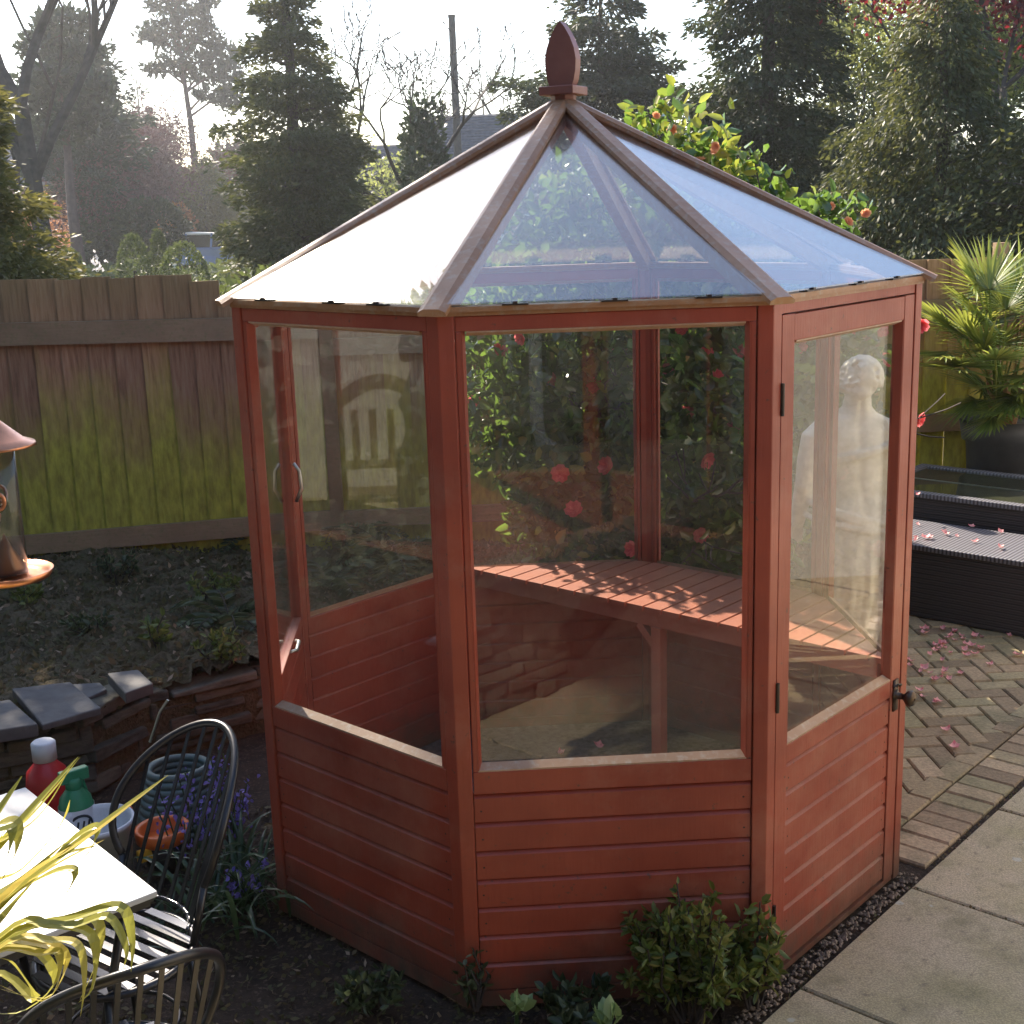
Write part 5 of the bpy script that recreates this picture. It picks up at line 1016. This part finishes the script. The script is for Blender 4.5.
n = 9000; P = np.stack([rng.uniform(-20, -2, n), rng.uniform(33, 40, n), np.zeros(n)], 1); P[:, 2] = rng.random(n)**.6*(.75+.2*np.sin(P[:, 0]*1.7)); V, F = cards(P, unit(n), rng.uniform(.12, .3, n), rng.uniform(.08, .2, n)); struct('far_hedge', V, F, 'box_leaf', 'stuff', loc=(-10, 36, 0))
m = MB(); q = gy(98, 263, 8.4)
fp = q+rng.normal(0, .045, (34, 3)); V, F = cards(fp, unit(34), .04, .03); tag(mkobj('white_blossom', V, F, 'flower_white'), 'small white flower cluster on the hedge just above the fence', 'flower', kind='stuff')
t = thing('leafy_tree', (-6.1, 6.9, 0), 'round leafy tree beyond the fence, added out of the frame on the left to cast shade', 'tree'); trunk_mb(-6.1, 6.9, 5.5, .12).build('trunk', 'bark', t); blob(-6.1, 6.9, 4.5, 2.1, 1.25, 'spring_leaf', 12000, .16, t, 'crown', 8, .25)  # unseen tree, added to keep sun off the ground left of the gazebo
t = thing('leafy_tree', (-5.8, 10.5, 0), 'tall leafy tree added beyond the fence, its unseen crown placed to shade the patio', 'tree'); trunk_mb(-5.8, 10.5, 13.5, .16).build('trunk', 'bark', t); blob(-5.6, 10.5, 12.05, 2.6, 2.1, 'spring_leaf', 20000, .22, t, 'crown', 9, .2, inner=.2)  # unseen tree, crown set in the sun's path to darken the front patio
# houses
def house(cx_, cy_, w_, d_, he, hr, rot, wall, label, wins, gable=False, chim=None):
    t = thing('house', (cx_, cy_, 0), label, 'house'); ux = Vector((math.cos(rot), math.sin(rot), 0)); uy = Vector((-math.sin(rot), math.cos(rot), 0)); c_ = Vector((cx_, cy_, 0)); ax3 = (ux, uy, zv)
    m = MB(); m.box(c_+zv*he/2, (w_/2, d_/2, he/2), ax3)
    for sg in (-1, 1): m.add([c_+ux*sg*(w_/2-.02)-uy*d_/2+zv*he, c_+ux*sg*(w_/2-.02)+uy*d_/2+zv*he, c_+ux*sg*(w_/2-.02)+zv*(hr-.1)], [(0, 1, 2)])
    m.build('wall', wall, t)
    m = MB(); o_ = .35; L = w_/2+.25
    for sg in (-1, 1):
        a = c_-ux*L+uy*sg*(d_/2+o_)+zv*(he-.15); b = c_+ux*L+uy*sg*(d_/2+o_)+zv*(he-.15); e_ = c_+ux*L+zv*hr; f_ = c_-ux*L+zv*hr; up_ = zv*.12
        m.hexa([a, b, e_, f_, a+up_, b+up_, e_+up_, f_+up_])
        for k_ in range(1, 22):
            u_ = k_/22; m.bar(a.lerp(f_, u_)+zv*.13, b.lerp(e_, u_)+zv*.13, .05, .035)
    rf = m.build('roof', 'rooftile', t)
    if chim is not None: m = MB(); p_ = c_+ux*chim+zv*(hr+.3); m.box(p_, (.45, .35, .9), ax3); m.tube([p_+zv*.9, p_+zv*1.3], .13, 8); m.build('chimney', 'house_brick', rf)
    for u_, z_, ww, hh in wins:
        wf_ = MB(); p_ = c_+ux*u_-uy*(d_/2+.03)+zv*z_
        for sx in (-1, 1): wf_.box(p_+ux*sx*ww/2, (.05, .05, hh/2+.05), ax3)
        for sz in (-1, 0, 1): wf_.box(p_+zv*sz*hh/2, (ww/2-.05, .05, .05), ax3)
        wo = wf_.build('window', 'white_render', t); g_ = MB(); g_.box(p_+uy*.015, (ww/2-.05, .01, hh/2), ax3); g_.build('pane', 'window_dark', wo)
x, y = at(30, 80); house(x, y, 13, 8, 4.2, 7.6, R_(-8), 'house_brick', 'red brick house with a grey tiled roof behind the bare trees', [(-.2, 3.0, 1.0, 1.5), (2.6, 3.0, .9, 1.7), (-3.6, 3.0, 1.0, 1.5)], chim=-3)
x, y = at(385, 52); house(x, y, 8, 6, 2.9, zat(385, 148, 52), R_(4), 'house_brick', 'grey slate roofed house left of the ivy-clad tree', [(0, 1.6, 1, 1.1)])
x, y = at(490, 46); house(x, y, 4.6, 6, 3.2, zat(480, 118, 46), R_(-4), 'house_brick', 'small dark slate roof just left of the finial', [(0, 1.7, 1, 1.1)])
# parked car: side-on estate, tail to the left
x, y = at(205, 55); cr = R_(8); t = thing('parked_car', (x, y, 0), 'blue-grey estate car with a pale roof parked behind the clipped bushes', 'car'); ux = Vector((math.cos(cr), math.sin(cr), 0)); uy = Vector((-math.sin(cr), math.cos(cr), 0)); c_ = Vector((x, y, .0)); A3 = (ux, uy, zv)
def side(m, prof, hw, top=None):
    k = len(prof); V = [c_+ux*a-uy*(hw if b < 1.0 else hw*.84)+zv*b for a, b in prof]+[c_+ux*a+uy*(hw if b < 1.0 else hw*.84)+zv*b for a, b in prof]
    m.add(V, [tuple(range(k)), tuple(range(2*k-1, k-1, -1))]+[((j+1) % k, j, k+j, k+(j+1) % k) for j in range(k)])
m = MB(); side(m, [(-2.1, .35), (2.15, .35), (2.2, .75), (1.9, .92), (1.1, 1.02), (-2.05, 1.04), (-2.15, .8)], .88); m.build('body', 'car_paint', t, bevel=.04)
m = MB(); side(m, [(-2.02, 1.045), (1.05, 1.025), (.45, 1.50), (-1.75, 1.55)], .86); m.build('glasshouse', 'car_glass', t)
m = MB(); side(m, [(-1.80, 1.555), (.42, 1.505), (.36, 1.57), (-.6, 1.63), (-1.75, 1.61)], .87); m.build('roof', 'white_render', t, bevel=.02)
for a in (-1.9, -.75, .25):
    m = MB(); m.bar(c_+ux*(a-.05)-uy*.885+zv*1.03, c_+ux*(a+.02)-uy*.745+zv*1.56, .08, .05, uy); m.build('pillar', 'car_paint', t)
for a in (-1.35, 1.35):
    for sg in (-1, 1):
        w_ = MB(); w_.tube([c_+ux*a+uy*sg*.72+zv*.32, c_+ux*a+uy*sg*.90+zv*.32], .32, 24); wo = w_.build('wheel', 'rubber', t); w_ = MB(); w_.tube([c_+ux*a+uy*sg*.88+zv*.32, c_+ux*a+uy*sg*.91+zv*.32], .2, 16); w_.build('rim', 'steel', wo)
m = MB(); m.box(c_-ux*2.1-uy*.80+zv*.88, (.06, .09, .14), A3); m.build('tail_light', 'tail_red', t, bevel=.01)
# ================================================================== HOUSES BESIDE / BEHIND THE CAMERA (mirrored in the panes)
plain('dark_brick', (.05, .035, .03), .9, 0, .4, 6)
t = thing('own_house', (0, -7.2, 0), 'rear wall of the house behind the photographer, seen only mirrored in the glass', 'house')
def mx(px_, py_, Y=-7.2):   # world x,z of what the front pane mirrors at a pixel
    q = gy(px_, py_, -1.086+(-1.086-Y)); return q[0], q[2]
m = MB(); m.box((0, -7.35, 2.6), (6.5, .15, 2.6)); m.build('wall', 'dark_brick', t)
for a, b, z0, z1 in ((608, 636, .15, 4.4), (724, 752, .0, 4.4)):
    xa = mx(a, 400)[0]; xb = mx(b, 400)[0]; m = MB(); m.box(((xa+xb)/2, -7.17, (z0+z1)/2), (abs(xb-xa)/2, .03, (z1-z0)/2)); m.build('render_panel', 'grey_render', t)
p = [mx(a, b) for a, b in ((537, 425), (541, 440), (556, 448), (558, 490))]; m = MB(); m.tube([(p[0][0], -7.12, p[0][1]+.9)]+[(a, -7.12, b) for a, b in p]+[(p[3][0], -7.12, .1)], .05, 8); m.build('downpipe', 'white_plastic', t)
m = MB(); m.box((0, -7.15, .0), (6.6, .6, .03)); 
t = thing('neighbour_house', (4.9, -.4, 0), 'pale rendered house wall beyond the right edge, mirrored in the door glass', 'house')
m = MB(); m.box((4.9, -.4, 2.2), (.2, 4.2, 2.2)); m.build('wall', 'white_render', t)

n = 26000; P = np.stack([-5.2+rng.normal(0, .35, n), rng.uniform(-7, 2.6, n), np.zeros(n)], 1); P[:, 2] = rng.random(n)**.8*(6.0+.4*np.sin(P[:, 1]*2.3)); V, F = cards(P, unit(n), rng.uniform(.10, .22, n), rng.uniform(.06, .14, n)); struct('sky_block_hedge', V, F, 'conifer_dark', 'stuff', loc=(-5.2, -2, 0))  # unseen hedge, added to block sky light from the gazebo's left face

hz = D.materials.new('haze_air'); hz.use_nodes = True; ht = hz.node_tree; ht.nodes.clear(); ho = ht.nodes.new('ShaderNodeOutputMaterial'); hv = ht.nodes.new('ShaderNodeVolumePrincipled')
hv.inputs['Density'].default_value = .0010; hv.inputs['Color'].default_value = (.92, .93, .96, 1); hv.inputs['Anisotropy'].default_value = .72; ht.links.new(hv.outputs[0], ho.inputs['Volume']); M['haze_air'] = hz
m = MB(); m.hexa([(-70, -14, -1.1), (90, -14, -1.1), (90, 100, -1.1), (-70, 100, -1.1), (-70, -14, 14), (90, -14, 14), (90, 100, 14), (-70, 100, 14)]); hb = m.build('haze', 'haze_air', loc=(0, 40, 0)); hb['kind'] = 'stuff'

gb_ = thing('garden_bench', (2.75, .6, -.004), 'wooden garden bench with an arched slatted back, mirrored in the left panes', 'bench')
m = MB()
for i in range(4): m.box((2.60+.11*i, .60, .43), (.045, .36, .012))
m.build('seat', 'rail_wood', gb_)
for sx in (2.53, 2.97):
    for sy in (.25, .95): m = MB(); m.box((sx, sy, .21 if sx < 2.9 else .33), (.028, .028, .21 if sx < 2.9 else .33)); m.build('leg', 'rail_wood', gb_)
m = MB(); arc = [(2.99, .60+.37*q, .98+.20*math.cos(q*PI/2)) for q in np.linspace(-1, 1, 15)]
for p_, q_ in zip(arc[:-1], arc[1:]): m.bar(p_, (q_[0], q_[1]+.004, q_[2]), .035, .10)
m.bar((2.98, .23, .60), (2.98, .96, .60), .03, .06); m.build('backrest', 'rail_wood', gb_)
for i in range(6): yy = .29+.62*i/5; m = MB(); m.box((2.985, yy, .80), (.008, .025, .185)); m.build('slat', 'rail_wood', gb_)

stonewall('stone_wall', [(2.2, -5.6), (1.3, -4.75), (.6, -4.1), (-.5, -3.12), (-1.0, -2.85)], .60, 'rough stone terrace wall below the photographer, mirrored in the lower glass', 9, 6)
o = MB().prism([(2.2, -5.7), (2.2, -7.1), (-4.5, -7.1), (-4.5, -3.0), (-1.1, -2.98), (-.5, -3.24), (.6, -4.22), (1.3, -4.87)][::-1], -.05, .595).build('terrace', 'slab', loc=(-1, -5, 0)); o['kind'] = 'structure'
m = MB()
for i in range(-4, -2):
    for j in (-1,): rect(m, O+e1*SL*(i-.0)+e2*(SL*j+.012), e1*SL, e2*SL, -.05, -.020, .006)
m.v = m.v; o = m.build('front_slabs', 'slab', loc=(-1, -2.5, 0)); o['kind'] = 'structure'
